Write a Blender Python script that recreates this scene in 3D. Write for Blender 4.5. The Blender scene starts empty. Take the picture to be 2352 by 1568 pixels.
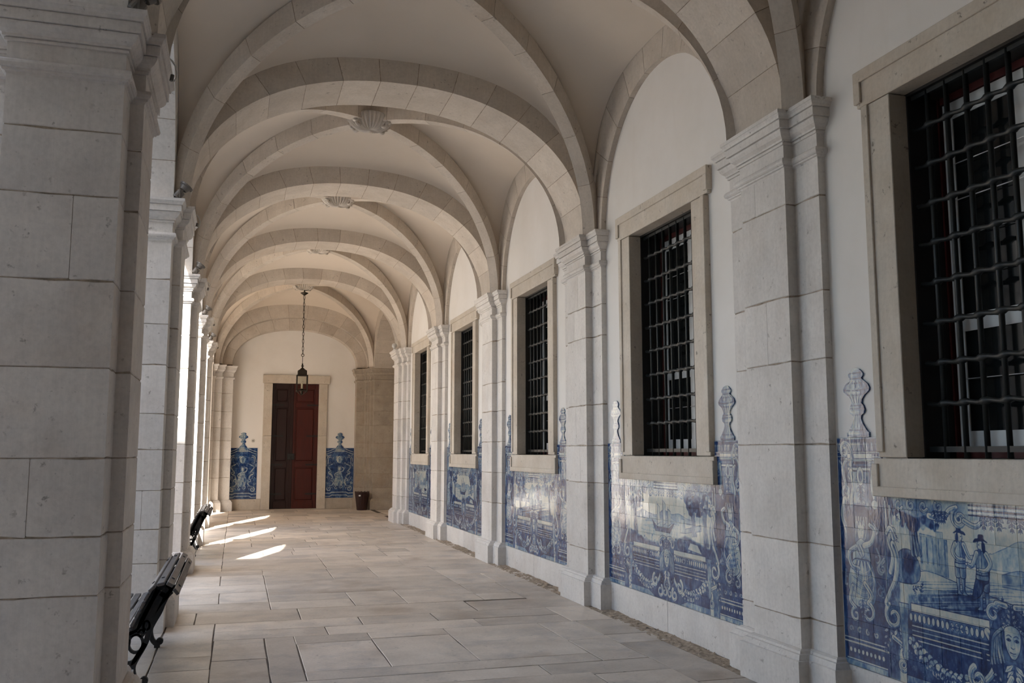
import bpy, math, random
import numpy as np
from mathutils import Vector, Matrix
SC = bpy.context.scene
COL = SC.collection
PI = math.pi
R = random.Random(7)

# ================================================================ camera, sky, sun, exposure
cam_d = bpy.data.cameras.new('camera'); cam_d.sensor_width = 36.0; cam_d.lens = 2110/2352*36; cam_d.clip_start = .05; cam_d.clip_end = 300
cam = bpy.data.objects.new('camera', cam_d); COL.objects.link(cam)
cam.location = (0, 0, 1.6); cam.rotation_euler = (PI/2+.1196, 0, -.2902)
SC.camera = cam
SUN_AZ, SUN_EL = math.radians(21), math.radians(42)          # light travels towards +y, a little to +x
w = bpy.data.worlds.new('sky'); SC.world = w; w.use_nodes = True
nt = w.node_tree; bg = nt.nodes['Background']
sk = nt.nodes.new('ShaderNodeTexSky'); sk.sky_type = 'NISHITA'; sk.sun_disc = False
sk.sun_elevation = SUN_EL; sk.sun_rotation = PI+SUN_AZ; sk.air_density = 1.2; sk.dust_density = 1.5; sk.ozone_density = 1.0
tint = nt.nodes.new('ShaderNodeMix'); tint.data_type = 'RGBA'; tint.blend_type = 'MULTIPLY'; tint.inputs[0].default_value = 1.; tint.inputs[7].default_value = (1, .945, .865, 1)
nt.links.new(sk.outputs[0], tint.inputs[6]); nt.links.new(tint.outputs[2], bg.inputs[0]); bg.inputs[1].default_value = .45
sun_d = bpy.data.lights.new('sun', 'SUN'); sun_d.energy = 11.5; sun_d.angle = math.radians(.55); sun_d.color = (1, .945, .865)
sun = bpy.data.objects.new('sun', sun_d); COL.objects.link(sun); sun.location = (-12, -10, 20)
sun.rotation_euler = Vector((math.sin(SUN_AZ)*math.cos(SUN_EL), math.cos(SUN_AZ)*math.cos(SUN_EL), -math.sin(SUN_EL))).to_track_quat('-Z', 'Y').to_euler()
vs = SC.view_settings; vs.view_transform = 'Standard'; vs.look = 'None'; vs.exposure = .97; vs.gamma = 1.0; vs.use_curve_mapping = False
SC.cycles.max_bounces = 14; SC.cycles.diffuse_bounces = 8; SC.cycles.glossy_bounces = 4; SC.cycles.use_denoising = True
SC.cycles.sample_clamp_indirect = 12

# ================================================================ helpers
def tag(o, label=None, cat=None, group=None, kind=None):
    if label: o['label'] = label
    if cat: o['category'] = cat
    if group: o['group'] = group
    if kind: o['kind'] = kind
    return o
ARCHITECTURE = ('wall_pilaster', 'arcade_pier', 'transverse_arch', 'wall_arch', 'arcade_arch', 'corner_arch', 'passage_arch', 'end_arch', 'diagonal_rib', 'corner_pilaster')
def empty(name, loc=(0, 0, 0), label=None, cat=None, group=None, kind=None, rz=0):
    if name in ARCHITECTURE: kind = 'structure'
    o = bpy.data.objects.new(name, None); COL.objects.link(o); o.location = loc; o.rotation_euler = (0, 0, rz)
    o.empty_display_size = .1
    return tag(o, label, cat, group, kind)
def link_mesh(name, me, parent=None, loc=(0, 0, 0)):
    o = bpy.data.objects.new(name, me); COL.objects.link(o)
    if parent is not None: o.parent = parent
    o.location = loc
    return o
class MB:
    """collects vertices and faces, then links them as ONE mesh"""
    def __init__(s): s.v = []; s.f = []
    def add(s, v, f):
        n = len(s.v); s.v += [tuple(p) for p in v]; s.f += [tuple(i+n for i in q) for q in f]; return s
    def box(s, x0, x1, y0, y1, z0, z1):
        return s.add([(x0,y0,z0),(x1,y0,z0),(x1,y1,z0),(x0,y1,z0),(x0,y0,z1),(x1,y0,z1),(x1,y1,z1),(x0,y1,z1)],
                     [(0,3,2,1),(4,5,6,7),(0,1,5,4),(1,2,6,5),(2,3,7,6),(3,0,4,7)])
    def cbox(s, x0, x1, y0, y1, z0, z1, c):
        """box whose edges are chamfered by c"""
        v = []
        for sx, X in ((0, x0), (1, x1)):
            for sy, Y in ((0, y0), (1, y1)):
                for sz, Z in ((0, z0), (1, z1)):
                    ix, iy, iz = (c, -c)[sx], (c, -c)[sy], (c, -c)[sz]
                    v += [(X, Y+iy, Z+iz), (X+ix, Y, Z+iz), (X+ix, Y+iy, Z)]
        I = lambda a, b, d, k: (a*4+b*2+d)*3+k
        f = []
        for a in (0, 1):
            q = [I(a,0,0,0), I(a,1,0,0), I(a,1,1,0), I(a,0,1,0)]; f.append(q if a else q[::-1])
            q = [I(0,a,0,1), I(1,a,0,1), I(1,a,1,1), I(0,a,1,1)]; f.append(q[::-1] if a else q)
            q = [I(0,0,a,2), I(1,0,a,2), I(1,1,a,2), I(0,1,a,2)]; f.append(q if a else q[::-1])
        for a in (0, 1):
            for b in (0, 1):
                f.append([I(a,b,0,0), I(a,b,1,0), I(a,b,1,1), I(a,b,0,1)]); f.append([I(a,0,b,0), I(a,1,b,0), I(a,1,b,2), I(a,0,b,2)]); f.append([I(0,a,b,1), I(1,a,b,1), I(1,a,b,2), I(0,a,b,2)])
                for d in (0, 1): f.append([I(a,b,d,0), I(a,b,d,1), I(a,b,d,2)])
        return s.add(v, f)
    def prism(s, poly, z0, z1, ch=0.):
        """vertical prism on a ground polygon, its top and bottom rims chamfered by ch"""
        n = len(poly); lv = [(z0, poly), (z1, poly)] if ch <= 0 else [(z0, offset(poly, -ch)), (z0+ch, poly), (z1-ch, poly), (z1, offset(poly, -ch))]
        v = [(x, y, z) for z, P in lv for x, y in P]; f = []
        for k in range(len(lv)-1):
            for i in range(n): j = (i+1) % n; f.append((k*n+i, k*n+j, k*n+n+j, k*n+n+i))
        f.append(tuple(range(n))[::-1]); f.append(tuple(range((len(lv)-1)*n, len(lv)*n)))
        return s.add(v, f)
    def rough_prism(s, poly, z0, z1, ch, q, step=.09, jit=.0035):
        """stone block: like prism, but its joint rims run unevenly"""
        P = []; n0 = len(poly); C = []
        for i in range(n0):
            a, b = poly[i], poly[(i+1) % n0]; L = math.hypot(b[0]-a[0], b[1]-a[1]); n = max(1, min(9, int(L/step)))
            for j in range(n): P.append((a[0]+(b[0]-a[0])*j/n, a[1]+(b[1]-a[1])*j/n)); C.append(j == 0)
        In = offset(P, -ch*1.3); n = len(P); j0 = [q.uniform(0, jit)*(q.random()**2*3) for _ in P]; j1 = [q.uniform(0, jit)*(q.random()**2*3) for _ in P]
        v = [(x, y, z0+a) for (x, y), a in zip(In, j0)]+[(x, y, z0+ch+a) for (x, y), a in zip(P, j0)]+[(x, y, z1-ch-a) for (x, y), a in zip(P, j1)]+[(x, y, z1-a) for (x, y), a in zip(In, j1)]; f = []
        for k in range(3):
            for i in range(n): j = (i+1) % n; f.append((k*n+i, k*n+j, k*n+n+j, k*n+n+i))
        f.append(tuple(range(n))[::-1]); f.append(tuple(range(3*n, 4*n)))
        return s.add(v, f)
    def sweep_z(s, poly, prof, cap=True):
        """moulding round a ground polygon: prof = [(z, outward offset)] from below upwards"""
        n = len(poly); v = []; f = []
        for z, d in prof: v += [(x, y, z) for x, y in offset(poly, d)]
        for k in range(len(prof)-1):
            for i in range(n): j = (i+1) % n; f.append((k*n+i, k*n+j, k*n+n+j, k*n+n+i))
        if cap: f.append(tuple(range(n))[::-1]); f.append(tuple(range((len(prof)-1)*n, len(prof)*n)))
        return s.add(v, f)
    def tube(s, pts, r, n=8, closed=False, ends=True):
        P = [Vector(p) for p in pts]; m = len(P); v = []; f = []; up = None
        rr = r if isinstance(r, (list, tuple)) else [r]*m
        for i in range(m):
            a = P[i-1] if (i or closed) else P[i]; b = P[(i+1) % m] if (i < m-1 or closed) else P[i]
            t = (b-a).normalized()
            if up is None: up = t.orthogonal().normalized()
            u = (up-t*up.dot(t)).normalized(); up = u; w_ = t.cross(u)
            for k in range(n):
                an = 2*PI*k/n; v.append(P[i]+(u*math.cos(an)+w_*math.sin(an))*rr[i])
        for i in range(m if closed else m-1):
            for k in range(n):
                a, b = i*n+k, i*n+(k+1) % n; c, d = ((i+1) % m)*n+(k+1) % n, ((i+1) % m)*n+k; f.append((a, b, c, d))
        if ends and not closed: f.append(tuple(range(n))[::-1]); f.append(tuple(range((m-1)*n, m*n)))
        return s.add(v, f)
    def lathe(s, prof, n=16, at=(0, 0, 0)):
        v = []; f = []; m = len(prof)
        for r, z in prof: v += [(at[0]+r*math.cos(2*PI*k/n), at[1]+r*math.sin(2*PI*k/n), at[2]+z) for k in range(n)]
        for i in range(m-1):
            for k in range(n): f.append((i*n+k, i*n+(k+1) % n, (i+1)*n+(k+1) % n, (i+1)*n+k))
        f.append(tuple(range(n))[::-1]); f.append(tuple(range((m-1)*n, m*n)))
        return s.add(v, f)
    def strip(s, pts, w_, y0, y1):
        """flat bar bent along pts in the x-z plane, w_ wide, between y0 and y1"""
        n = len(pts); ww = w_ if isinstance(w_, (list, tuple)) else [w_]*n; v = []; f = []
        for i, (x, z) in enumerate(pts):
            a, b = pts[max(0, i-1)], pts[min(n-1, i+1)]; dx, dz = b[0]-a[0], b[1]-a[1]; L = math.hypot(dx, dz) or 1
            nx, nz = -dz/L*ww[i]/2, dx/L*ww[i]/2
            v += [(x+nx, y0, z+nz), (x-nx, y0, z-nz), (x-nx, y1, z-nz), (x+nx, y1, z+nz)]
        for i in range(n-1):
            for k in range(4): f.append((i*4+k, i*4+(k+1) % 4, i*4+4+(k+1) % 4, i*4+4+k))
        f.append((3, 2, 1, 0)); f.append(tuple(range((n-1)*4, n*4)))
        return s.add(v, f)
    def mesh(s, name, mat, smooth=False):
        me = bpy.data.meshes.new(name); me.from_pydata(s.v, [], s.f); me.update()
        if mat is not None: me.materials.append(mat)
        if smooth: me.shade_smooth()
        return me
    def build(s, name, mat, parent=None, smooth=False, fix=True, loc=(0, 0, 0)):
        me = s.mesh(name, mat, smooth)
        if fix:
            import bmesh
            b = bmesh.new(); b.from_mesh(me); bmesh.ops.recalc_face_normals(b, faces=b.faces); b.to_mesh(me); b.free()
        return link_mesh(name, me, parent, loc)
def offset(poly, d):
    """mitred outward offset of a counter-clockwise polygon"""
    n = len(poly); out = []
    for i in range(n):
        (ax, ay), (bx, by), (cx, cy) = poly[i-1], poly[i], poly[(i+1) % n]
        l1 = math.hypot(bx-ax, by-ay) or 1; l2 = math.hypot(cx-bx, cy-by) or 1
        n1 = ((by-ay)/l1, -(bx-ax)/l1); n2 = ((cy-by)/l2, -(cx-bx)/l2)
        k = 1+n1[0]*n2[0]+n1[1]*n2[1]
        if k < .05: k = .05
        out.append((bx+(n1[0]+n2[0])*d/k, by+(n1[1]+n2[1])*d/k))
    return out

# ================================================================ materials
class N:
    """tiny node-tree writer"""
    def __init__(s, name):
        s.m = bpy.data.materials.new(name); s.m.use_nodes = True; s.t = s.m.node_tree; s.b = s.t.nodes['Principled BSDF']; s.b.inputs['Specular IOR Level'].default_value = .4
    def n(s, typ, **k):
        o = s.t.nodes.new(typ)
        for a, b in k.items():
            if hasattr(o, a): setattr(o, a, b)
            else: o.inputs[a.replace('_', ' ')].default_value = b
        return o
    def l(s, a, b): s.t.links.new(a, b)
    def pos(s, scale=(1, 1, 1)):
        g = s.n('ShaderNodeNewGeometry'); mp = s.n('ShaderNodeMapping'); mp.inputs['Scale'].default_value = scale; s.l(g.outputs['Position'], mp.inputs[0]); return mp.outputs[0]
    def noise(s, vec, scale, detail=4, rough=.6):
        o = s.n('ShaderNodeTexNoise'); o.inputs['Scale'].default_value = scale; o.inputs['Detail'].default_value = detail; o.inputs['Roughness'].default_value = rough; s.l(vec, o.inputs['Vector']); return o.outputs['Fac']
    def ramp(s, fac, stops):
        o = s.n('ShaderNodeValToRGB'); e = o.color_ramp.elements
        while len(e) < len(stops): e.new(.5)
        for q, (p, c) in zip(e, stops): q.position = p; q.color = (c, c, c, 1) if not isinstance(c, tuple) else c+(1,)
        s.l(fac, o.inputs[0]); return o.outputs[0]
    def mix(s, fac, a, b, mode='MIX'):
        o = s.n('ShaderNodeMix'); o.data_type = 'RGBA'; o.blend_type = mode
        for i, x in ((0, fac), (6, a), (7, b)):
            if isinstance(x, (int, float)): o.inputs[i].default_value = x if i == 0 else (x, x, x, 1)
            elif isinstance(x, tuple): o.inputs[i].default_value = x+(1,)
            else: s.l(x, o.inputs[i])
        return o.outputs[2]
    def bump(s, h, strength=.3, dist=.01):
        o = s.n('ShaderNodeBump'); o.inputs['Strength'].default_value = strength; o.inputs['Distance'].default_value = dist; s.l(h, o.inputs['Height']); s.l(o.outputs[0], s.b.inputs['Normal'])
    def done(s, col, rough=.7):
        if isinstance(col, tuple): s.b.inputs['Base Color'].default_value = col+(1,)
        else: s.l(col, s.b.inputs['Base Color'])
        if isinstance(rough, (int, float)): s.b.inputs['Roughness'].default_value = rough
        else: s.l(rough, s.b.inputs['Roughness'])
        return s.m
def stone(name, base, dark, stain=(.36, .22, .11), rough=.62, pit=.55, vary=.16, vein=3.2, stain_amt=.35, bump=.35):
    k = N(name); v = k.pos(); r = k.n('ShaderNodeObjectInfo').outputs['Random']
    off = k.n('ShaderNodeVectorMath', operation='ADD'); sc = k.n('ShaderNodeMath', operation='MULTIPLY'); sc.inputs[1].default_value = 37.; k.l(r, sc.inputs[0]); k.l(v, off.inputs[0]); k.l(sc.outputs[0], off.inputs[1]); v2 = off.outputs[0]
    n1 = k.noise(v2, vein, 6, .62); n2 = k.noise(v, 38, 3); n3 = k.noise(v2, 1.1, 4); n4 = k.noise(v2, 16, 3, .7)
    c = k.mix(k.ramp(n1, [(.32, 0.), (.68, 1.)]), base, dark)
    c = k.mix(k.ramp(n3, [(.56, 0.), (.72, stain_amt)]), c, stain)
    n5 = k.noise(v2, 2.3, 5, .65); c = k.mix(k.ramp(n5, [(.5, 0.), (.66, stain_amt*1.3)]), c, tuple(x*y for x, y in zip(dark, (.80, .84, .90))))
    n6 = k.noise(k.pos((22, 22, 1.6)), 2.2, 4, .7); c = k.mix(.35, c, k.ramp(n6, [(.3, .82), (.7, 1.08)]), 'MULTIPLY')
    c = k.mix(1., c, k.ramp(r, [(0, 1-vary), (1, 1+vary*.35)]), 'MULTIPLY')
    c = k.mix(.3, c, k.ramp(n2, [(.3, .72), (.6, 1.05)]), 'MULTIPLY')
    n7 = k.noise(v2, 7, 2, .5); pits = k.mix(1., k.ramp(n4, [(.29, 1.), (.37, 0.)]), k.ramp(n7, [(.42, 0.), (.56, 1.)]), 'MULTIPLY')
    c = k.mix(k.mix(1., pits, pit, 'MULTIPLY'), c, (.11, .085, .065))
    h = k.mix(.5, n2, k.ramp(n4, [(.25, 0.), (.38, 1.)]))
    k.bump(h, bump, .006)
    return k.done(c, k.ramp(n1, [(.3, rough-.06), (.7, rough+.1)]))
def plaster(name, col, dirt):
    k = N(name); v = k.pos(); n1 = k.noise(v, .9, 5, .6); n2 = k.noise(v, 60, 3); n3 = k.noise(k.pos((3, 3, .5)), 1.6, 4)
    c = k.mix(k.ramp(n1, [(.45, 0.), (.75, .55)]), col, dirt); c = k.mix(k.ramp(n3, [(.6, 0.), (.8, .3)]), c, dirt)
    k.bump(k.mix(.25, n1, n2), .12, .01); return k.done(c, .85)
def flat(name, col, rough=.5, metal=0., vary=.25, scale=9):
    k = N(name); n1 = k.noise(k.pos(), scale, 5); c = k.mix(k.ramp(n1, [(.3, 0.), (.7, 1.)]), tuple(x*(1-vary) for x in col), tuple(min(1, x*(1+vary)) for x in col))
    k.b.inputs['Metallic'].default_value = metal; k.bump(k.noise(k.pos(), scale*8, 3), .15, .003); return k.done(c, rough)
M = {}
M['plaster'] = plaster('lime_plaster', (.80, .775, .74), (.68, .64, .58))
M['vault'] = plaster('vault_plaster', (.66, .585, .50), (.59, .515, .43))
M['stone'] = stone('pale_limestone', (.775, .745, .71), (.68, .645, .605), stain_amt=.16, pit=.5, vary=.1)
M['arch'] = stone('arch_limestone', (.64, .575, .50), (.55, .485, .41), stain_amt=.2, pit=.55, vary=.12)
M['pier'] = stone('brownish_limestone', (.78, .725, .68), (.66, .61, .575), stain_amt=.2, pit=.55, vary=.1)
M['frame'] = stone('window_limestone', (.63, .57, .49), (.55, .48, .39), pit=.75, vary=.06, stain_amt=.25)
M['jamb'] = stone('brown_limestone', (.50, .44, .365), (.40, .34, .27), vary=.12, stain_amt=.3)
M['slab'] = stone('floor_limestone', (.78, .685, .585), (.62, .535, .45), stain=(.33, .24, .165), rough=.40, vary=.26, vein=2.0, pit=.55, stain_amt=.62, bump=.25)
M['mortar'] = flat('mortar', (.33, .27, .21), .95, 0, .45, 14)
M['grout'] = flat('tile_grout', (.42, .41, .38), .9, 0, .2)
M['rubble'] = flat('crumbled_mortar', (.36, .29, .22), .95, 0, .5, 22)
M['dirt'] = flat('floor_joint', (.12, .095, .075), .95)
M['iron'] = flat('black_iron', (.010, .0115, .011), .5, .0)
M['lining'] = flat('near_black_lining', (.016, .013, .011), .6)  # near-black colour carries part of the recess shadow
M['bench_iron'] = flat('bench_cast_iron', (.012, .012, .013), .5)
M['bench_wood'] = flat('weathered_slat_wood', (.10, .088, .083), .42, 0, .35, 6)
M['red'] = flat('dark_red_paint', (.085, .014, .012), .45)
M['white_wood'] = flat('white_sash_paint', (.62, .62, .60), .45, 0, .06)
def pane(name):
    k = N(name); k.bump(k.noise(k.pos(), 3.5, 1), .04, .01); return k.done((.010, .012, .012), .06)
M['pane'] = pane('dark_window_pane')
M['wire'] = flat('galvanised_wire', (.5, .5, .5), .35, .6)
M['door'] = None
M['court'] = flat('court_paving', (.47, .44, .40), .9)
M['court_wall'] = plaster('dark_court_render', (.29, .275, .25), (.22, .21, .19))  # kept dark so the unseen walls bounce less light onto the piers
M['bin'] = flat('brown_bin_plastic', (.028, .008, .006), .45)
M['label'] = flat('white_sticker', (.8, .8, .8), .5, 0, .02)
M['lamp_metal'] = flat('grey_lamp_housing', (.17, .15, .13), .4, .2)
M['lantern'] = flat('dark_bronze', (.035, .028, .02), .45, .5)
M['candle'] = flat('ivory_candle', (.75, .68, .52), .5, 0, .05)
M['cable'] = flat('cream_cable', (.62, .6, .55), .5, 0, .05)
M['boss'] = stone('carved_limestone', (.60, .55, .49), (.52, .47, .41), pit=.25, vary=.04, stain_amt=.1)
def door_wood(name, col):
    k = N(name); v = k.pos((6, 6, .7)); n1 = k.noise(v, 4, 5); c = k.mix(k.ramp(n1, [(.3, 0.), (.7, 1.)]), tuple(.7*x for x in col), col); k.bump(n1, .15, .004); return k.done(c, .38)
M['door'] = door_wood('varnished_red_wood', (.066, .007, .0035)); M['door_dark'] = door_wood('darker_door_wood', (.020, .0045, .0035))  # left leaf and meeting stile take a darker tone than the right leaf
def glass(name):
    k = N(name); k.b.inputs['Transmission Weight'].default_value = 1.; k.b.inputs['IOR'].default_value = 1.1; return k.done((.9, .92, .9), .02)
M['glass'] = glass('lantern_glass')
def tile_mat(name, pix, axis, u0, us, z0, W, H):
    """glazed tile: the painting laid out in room coordinates, on wavy glossy glaze"""
    im = bpy.data.images.new(name, pix.shape[1], pix.shape[0], float_buffer=True); im.colorspace_settings.name = 'Non-Color'
    im.pixels.foreach_set(np.ascontiguousarray(pix, np.float32).ravel()); im.pack()
    k = N(name); g = k.n('ShaderNodeNewGeometry'); sp = k.n('ShaderNodeSeparateXYZ'); k.l(g.outputs['Position'], sp.inputs[0])
    def lin(o, a, b):
        q = k.n('ShaderNodeMath', operation='MULTIPLY_ADD'); q.inputs[1].default_value = a; q.inputs[2].default_value = b; k.l(o, q.inputs[0]); return q.outputs[0]
    cb = k.n('ShaderNodeCombineXYZ'); k.l(lin(sp.outputs[axis], us/W, -u0*us/W), cb.inputs[0]); k.l(lin(sp.outputs[2], 1/H, -z0/H), cb.inputs[1])
    t = k.n('ShaderNodeTexImage'); t.image = im; t.extension = 'EXTEND'; k.l(cb.outputs[0], t.inputs[0])
    r = k.n('ShaderNodeObjectInfo').outputs['Random']
    c = k.mix(1., t.outputs[0], k.ramp(r, [(0, .86), (1, 1.06)]), 'MULTIPLY')
    n1 = k.noise(k.pos((1, 1, .3)), 26, 3); n2 = k.noise(k.pos(), 5, 2)
    k.b.inputs['Specular IOR Level'].default_value = .40
    k.bump(k.mix(.4, n1, n2), .22, .006); return k.done(c, .10)
# ---------------------------------------------------------------- blue-and-white tile painting (drawn with numpy strokes)
class Paint:
    """A tone canvas: 0 = bare milky glaze, 1 = darkest cobalt. Metres, origin bottom left."""
    def __init__(s, w, h, ppm, seed=1, base=.06):
        s.ppm = ppm; s.W = int(round(w*ppm)); s.H = int(round(h*ppm))
        s.t = np.full((s.H, s.W), base, np.float32); s.r = random.Random(seed); s.nr = np.random.RandomState(seed)
        s.mx = None
    def X(s, x): return (s.mx - x) if s.mx is not None else x
    def win(s, xs, ys, pad):
        p = s.ppm
        x0 = max(0, int((min(xs)-pad)*p)); x1 = min(s.W, int((max(xs)+pad)*p)+2)
        y0 = max(0, int((min(ys)-pad)*p)); y1 = min(s.H, int((max(ys)+pad)*p)+2)
        if x1 <= x0 or y1 <= y0: return None
        gx = (np.arange(x0, x1, dtype=np.float32)+.5)/p; gy = (np.arange(y0, y1, dtype=np.float32)+.5)/p
        return (slice(y0, y1), slice(x0, x1)), gx[None, :], gy[:, None]
    def put(s, sl, cov, tone):
        c = s.t[sl]; c += (tone-c)*cov
    def line(s, pts, w0, w1=None, tone=.9, a=1.):
        """stroke along pts, half-width going w0 -> w1"""
        w1 = w0 if w1 is None else w1
        pts = [(s.X(x), y) for x, y in pts]
        q = s.win([p[0] for p in pts], [p[1] for p in pts], max(w0, w1)+.004)
        if q is None: return
        sl, gx, gy = q; n = len(pts)-1
        cov = np.zeros((gy.shape[0], gx.shape[1]), np.float32)
        for i in range(n):
            (ax, ay), (bx, by) = pts[i], pts[i+1]
            dx, dy = bx-ax, by-ay; L = dx*dx+dy*dy+1e-12
            k = np.clip(((gx-ax)*dx+(gy-ay)*dy)/L, 0, 1)
            d = np.hypot(gx-ax-k*dx, gy-ay-k*dy)
            w = w0+(w1-w0)*(i+k)/n
            np.maximum(cov, np.clip((w-d)*s.ppm+.5, 0, 1), out=cov)
        s.put(sl, cov*a, tone)
    @staticmethod
    def closed(p, m=4):
        out = []; n = len(p)
        for i in range(n):
            a, b, c, d = p[i-1], p[i], p[(i+1) % n], p[(i+2) % n]
            for j in range(m):
                t = j/m; out.append(tuple(.5*(2*b[k]+(c[k]-a[k])*t+(2*a[k]-5*b[k]+4*c[k]-d[k])*t*t+(3*b[k]-a[k]-3*c[k]+d[k])*t**3) for k in (0, 1)))
        return out
    def blob(s, pts, tone, a=1., soft=0., edge=None, ew=.0022, grad=None): s.poly(s.closed(pts), tone, a, soft, edge, ew, grad)
    def poly(s, pts, tone, a=1., soft=0., edge=None, ew=.0022, grad=None):
        pts = [(s.X(x), y) for x, y in pts]
        q = s.win([p[0] for p in pts], [p[1] for p in pts], soft+.004)
        if q is None: return
        sl, gx, gy = q
        ins = np.zeros((gy.shape[0], gx.shape[1]), bool); dm = np.full(ins.shape, 9., np.float32)
        for i in range(len(pts)):
            (ax, ay), (bx, by) = pts[i-1], pts[i]
            if ay != by:
                ins ^= ((ay > gy) != (by > gy)) & (gx < (bx-ax)*(gy-ay)/(by-ay)+ax)
            dx, dy = bx-ax, by-ay; L = dx*dx+dy*dy+1e-12
            k = np.clip(((gx-ax)*dx+(gy-ay)*dy)/L, 0, 1)
            np.minimum(dm, np.hypot(gx-ax-k*dx, gy-ay-k*dy), out=dm)
        sd = np.where(ins, dm, -dm)
        cov = np.clip(sd/(soft+1./s.ppm)+.5, 0, 1)*a
        if grad is not None:
            x0, x1 = gx.min(), gx.max(); k = (gx-x0)/(x1-x0+1e-6)
            if s.mx is not None: k = 1-k
            tone = tone+(grad-tone)*np.broadcast_to(k, cov.shape)
        s.put(sl, cov, tone)
        if edge is not None: s.put(sl, np.clip((ew-np.abs(sd))*s.ppm+.5, 0, 1), edge)
    def disc(s, x, y, rx, ry=None, tone=.5, a=1., edge=None, soft=0., ew=.002):
        ry = rx if ry is None else ry
        s.poly([(x+rx*math.cos(i*.4189), y+ry*math.sin(i*.4189)) for i in range(15)], tone, a, soft, edge, ew)
    def blots(s, x, y, rx, ry, n, size, tones, a=.7):
        for _ in range(n):
            an = s.r.random()*6.283; k = math.sqrt(s.r.random())
            sz = size*(.4+s.r.random())
            s.disc(x+rx*k*math.cos(an), y+ry*k*math.sin(an), sz*(.6+.6*s.r.random()), sz*(.5+.5*s.r.random()), s.r.choice(tones), a, soft=.006)
    @staticmethod
    def curve(p, m=5):
        if len(p) < 3 or len(p) > 12: return list(p)
        q = [p[0]]+list(p)+[p[-1]]; out = []
        for i in range(1, len(q)-2):
            a, b, c, d = q[i-1], q[i], q[i+1], q[i+2]
            for j in range(m):
                t = j/m
                out.append(tuple(.5*(2*b[k]+(c[k]-a[k])*t+(2*a[k]-5*b[k]+4*c[k]-d[k])*t*t+(3*b[k]-a[k]-3*c[k]+d[k])*t**3) for k in (0, 1)))
        return out+[p[-1]]
    def ribbon(s, pts, w0, w1=None, tone=.08, edge=.92, shade=.5):
        """a modelled strap: dark outline, pale body, shaded side, a few hairlines"""
        w1 = w0 if w1 is None else w1
        pts = s.curve(pts)
        s.line(pts, w0+.0035, w1+.003, edge)
        s.line(pts, w0, w1, tone)
        o = w0*.42
        s.line([(x+o, y-o) for x, y in pts], w0*.34, w1*.34, shade, .85)
        s.line([(x-o*.3, y+o*.2) for x, y in pts], .0016, .001, .7, .7)
    def spiral(s, x, y, r, a0, turns=1.4, d=1, w=.012, tail=None, tone=.08):
        P = []
        for i in range(22):
            k = i/21; an = a0+d*k*turns*6.283; rr = r*(1-.86*k)
            P.append((x+rr*math.cos(an), y+rr*math.sin(an)))
        if tail: P = s.curve(list(tail)+[P[0]])+P
        s.ribbon(P, w, w*.45, tone)
        s.disc(P[-1][0], P[-1][1], w*.8, None, .75)
    def leaf(s, x, y, an, L, w, n=5, tone=.12):
        """acanthus leaf: lobes along a bent spine"""
        for i in range(n):
            k = i/n; px, py = x+math.cos(an)*L*k, y+math.sin(an)*L*k
            for sg in (-1, 1):
                a2 = an+sg*(.9-.5*k); l2 = w*(1.1-.7*k)
                s.poly([(px, py), (px+math.cos(a2-.35)*l2*.6, py+math.sin(a2-.35)*l2*.6), (px+math.cos(a2)*l2, py+math.sin(a2)*l2), (px+math.cos(a2+.35)*l2*.6, py+math.sin(a2+.35)*l2*.6)], tone, 1, 0, .85, .002)
                s.line([(px, py), (px+math.cos(a2)*l2*.7, py+math.sin(a2)*l2*.7)], .0022, .001, .7)
        s.line([(x, y), (x+math.cos(an)*L, y+math.sin(an)*L)], .004, .002, .8)
    def hatch(s, x0, x1, y0, y1, n, tone, a=.6, slope=0., w=.0016):
        for i in range(n):
            y = y0+(y1-y0)*(i+s.r.random())/n; xa = x0+(x1-x0)*s.r.random()*.5; xb = xa+(x1-xa)*(.3+.7*s.r.random())
            s.line([(xa, y), (xb, y+slope*(xb-xa))], w, w*.5, tone, a)
    def flower(s, x, y, r):
        s.disc(x, y, r*1.12, None, .85)
        for i in range(6):
            an = i*1.047+s.r.random(); s.disc(x+math.cos(an)*r*.6, y+math.sin(an)*r*.6, r*.42, None, .1+.25*s.r.random(), 1, .8, 0, .0016)
        s.disc(x, y, r*.25, None, .8)
    def egg_row(s, x0, x1, y0, y1, h, n, tone=.1):
        s.poly([(x0, y0), (x1, y1), (x1, y1+h), (x0, y0+h)], .62)
        for i in range(n):
            k = (i+.5)/n; x = x0+(x1-x0)*k; y = y0+(y1-y0)*k
            s.disc(x, y+h*.5, (x1-x0)/n*.36, h*.42, tone, 1, .9, 0, .0018)
    def band(s, x0, x1, y, h, tone, edge=.9):
        s.poly([(x0, y), (x1, y), (x1, y+h), (x0, y+h)], tone, 1, 0, edge, .0018)
    def figure(s, x, y, h, dark, face, coat=False):
        """standing man seen in the landscape, h tall, feet at y"""
        f = face; H = h; L = lambda *q: [(x+f*a*H, y+b*H) for a, b in q]
        s.disc(x+.05*f, y-.004, .075, .012, .85, .8, None, .012)
        for k, o in ((-1, -.055), (1, .05)):
            s.blob(L((o-.035, .3), (o-.04, .2), (o-.022, .06), (o-.03, .01), (o+.07, .0), (o+.06, .03), (o+.022, .07), (o+.034, .2), (o+.032, .3)), .12, 1, 0, .92, .002, .55)
            s.line(L((o+.012, .28), (o+.016, .18), (o+.008, .06)), .0035, .0015, .6, .8)
            s.blob(L((o-.05, .48), (o-.062, .36), (o-.045, .27), (o+.04, .27), (o+.06, .36), (o+.05, .48)), .14, 1, 0, .92, .0022, .6)
            for q in range(4): s.line(L((o-.03+.02*q, .47), (o-.04+.026*q, .36), (o-.02+.016*q, .29)), .0018, .001, .7, .8)
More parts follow.
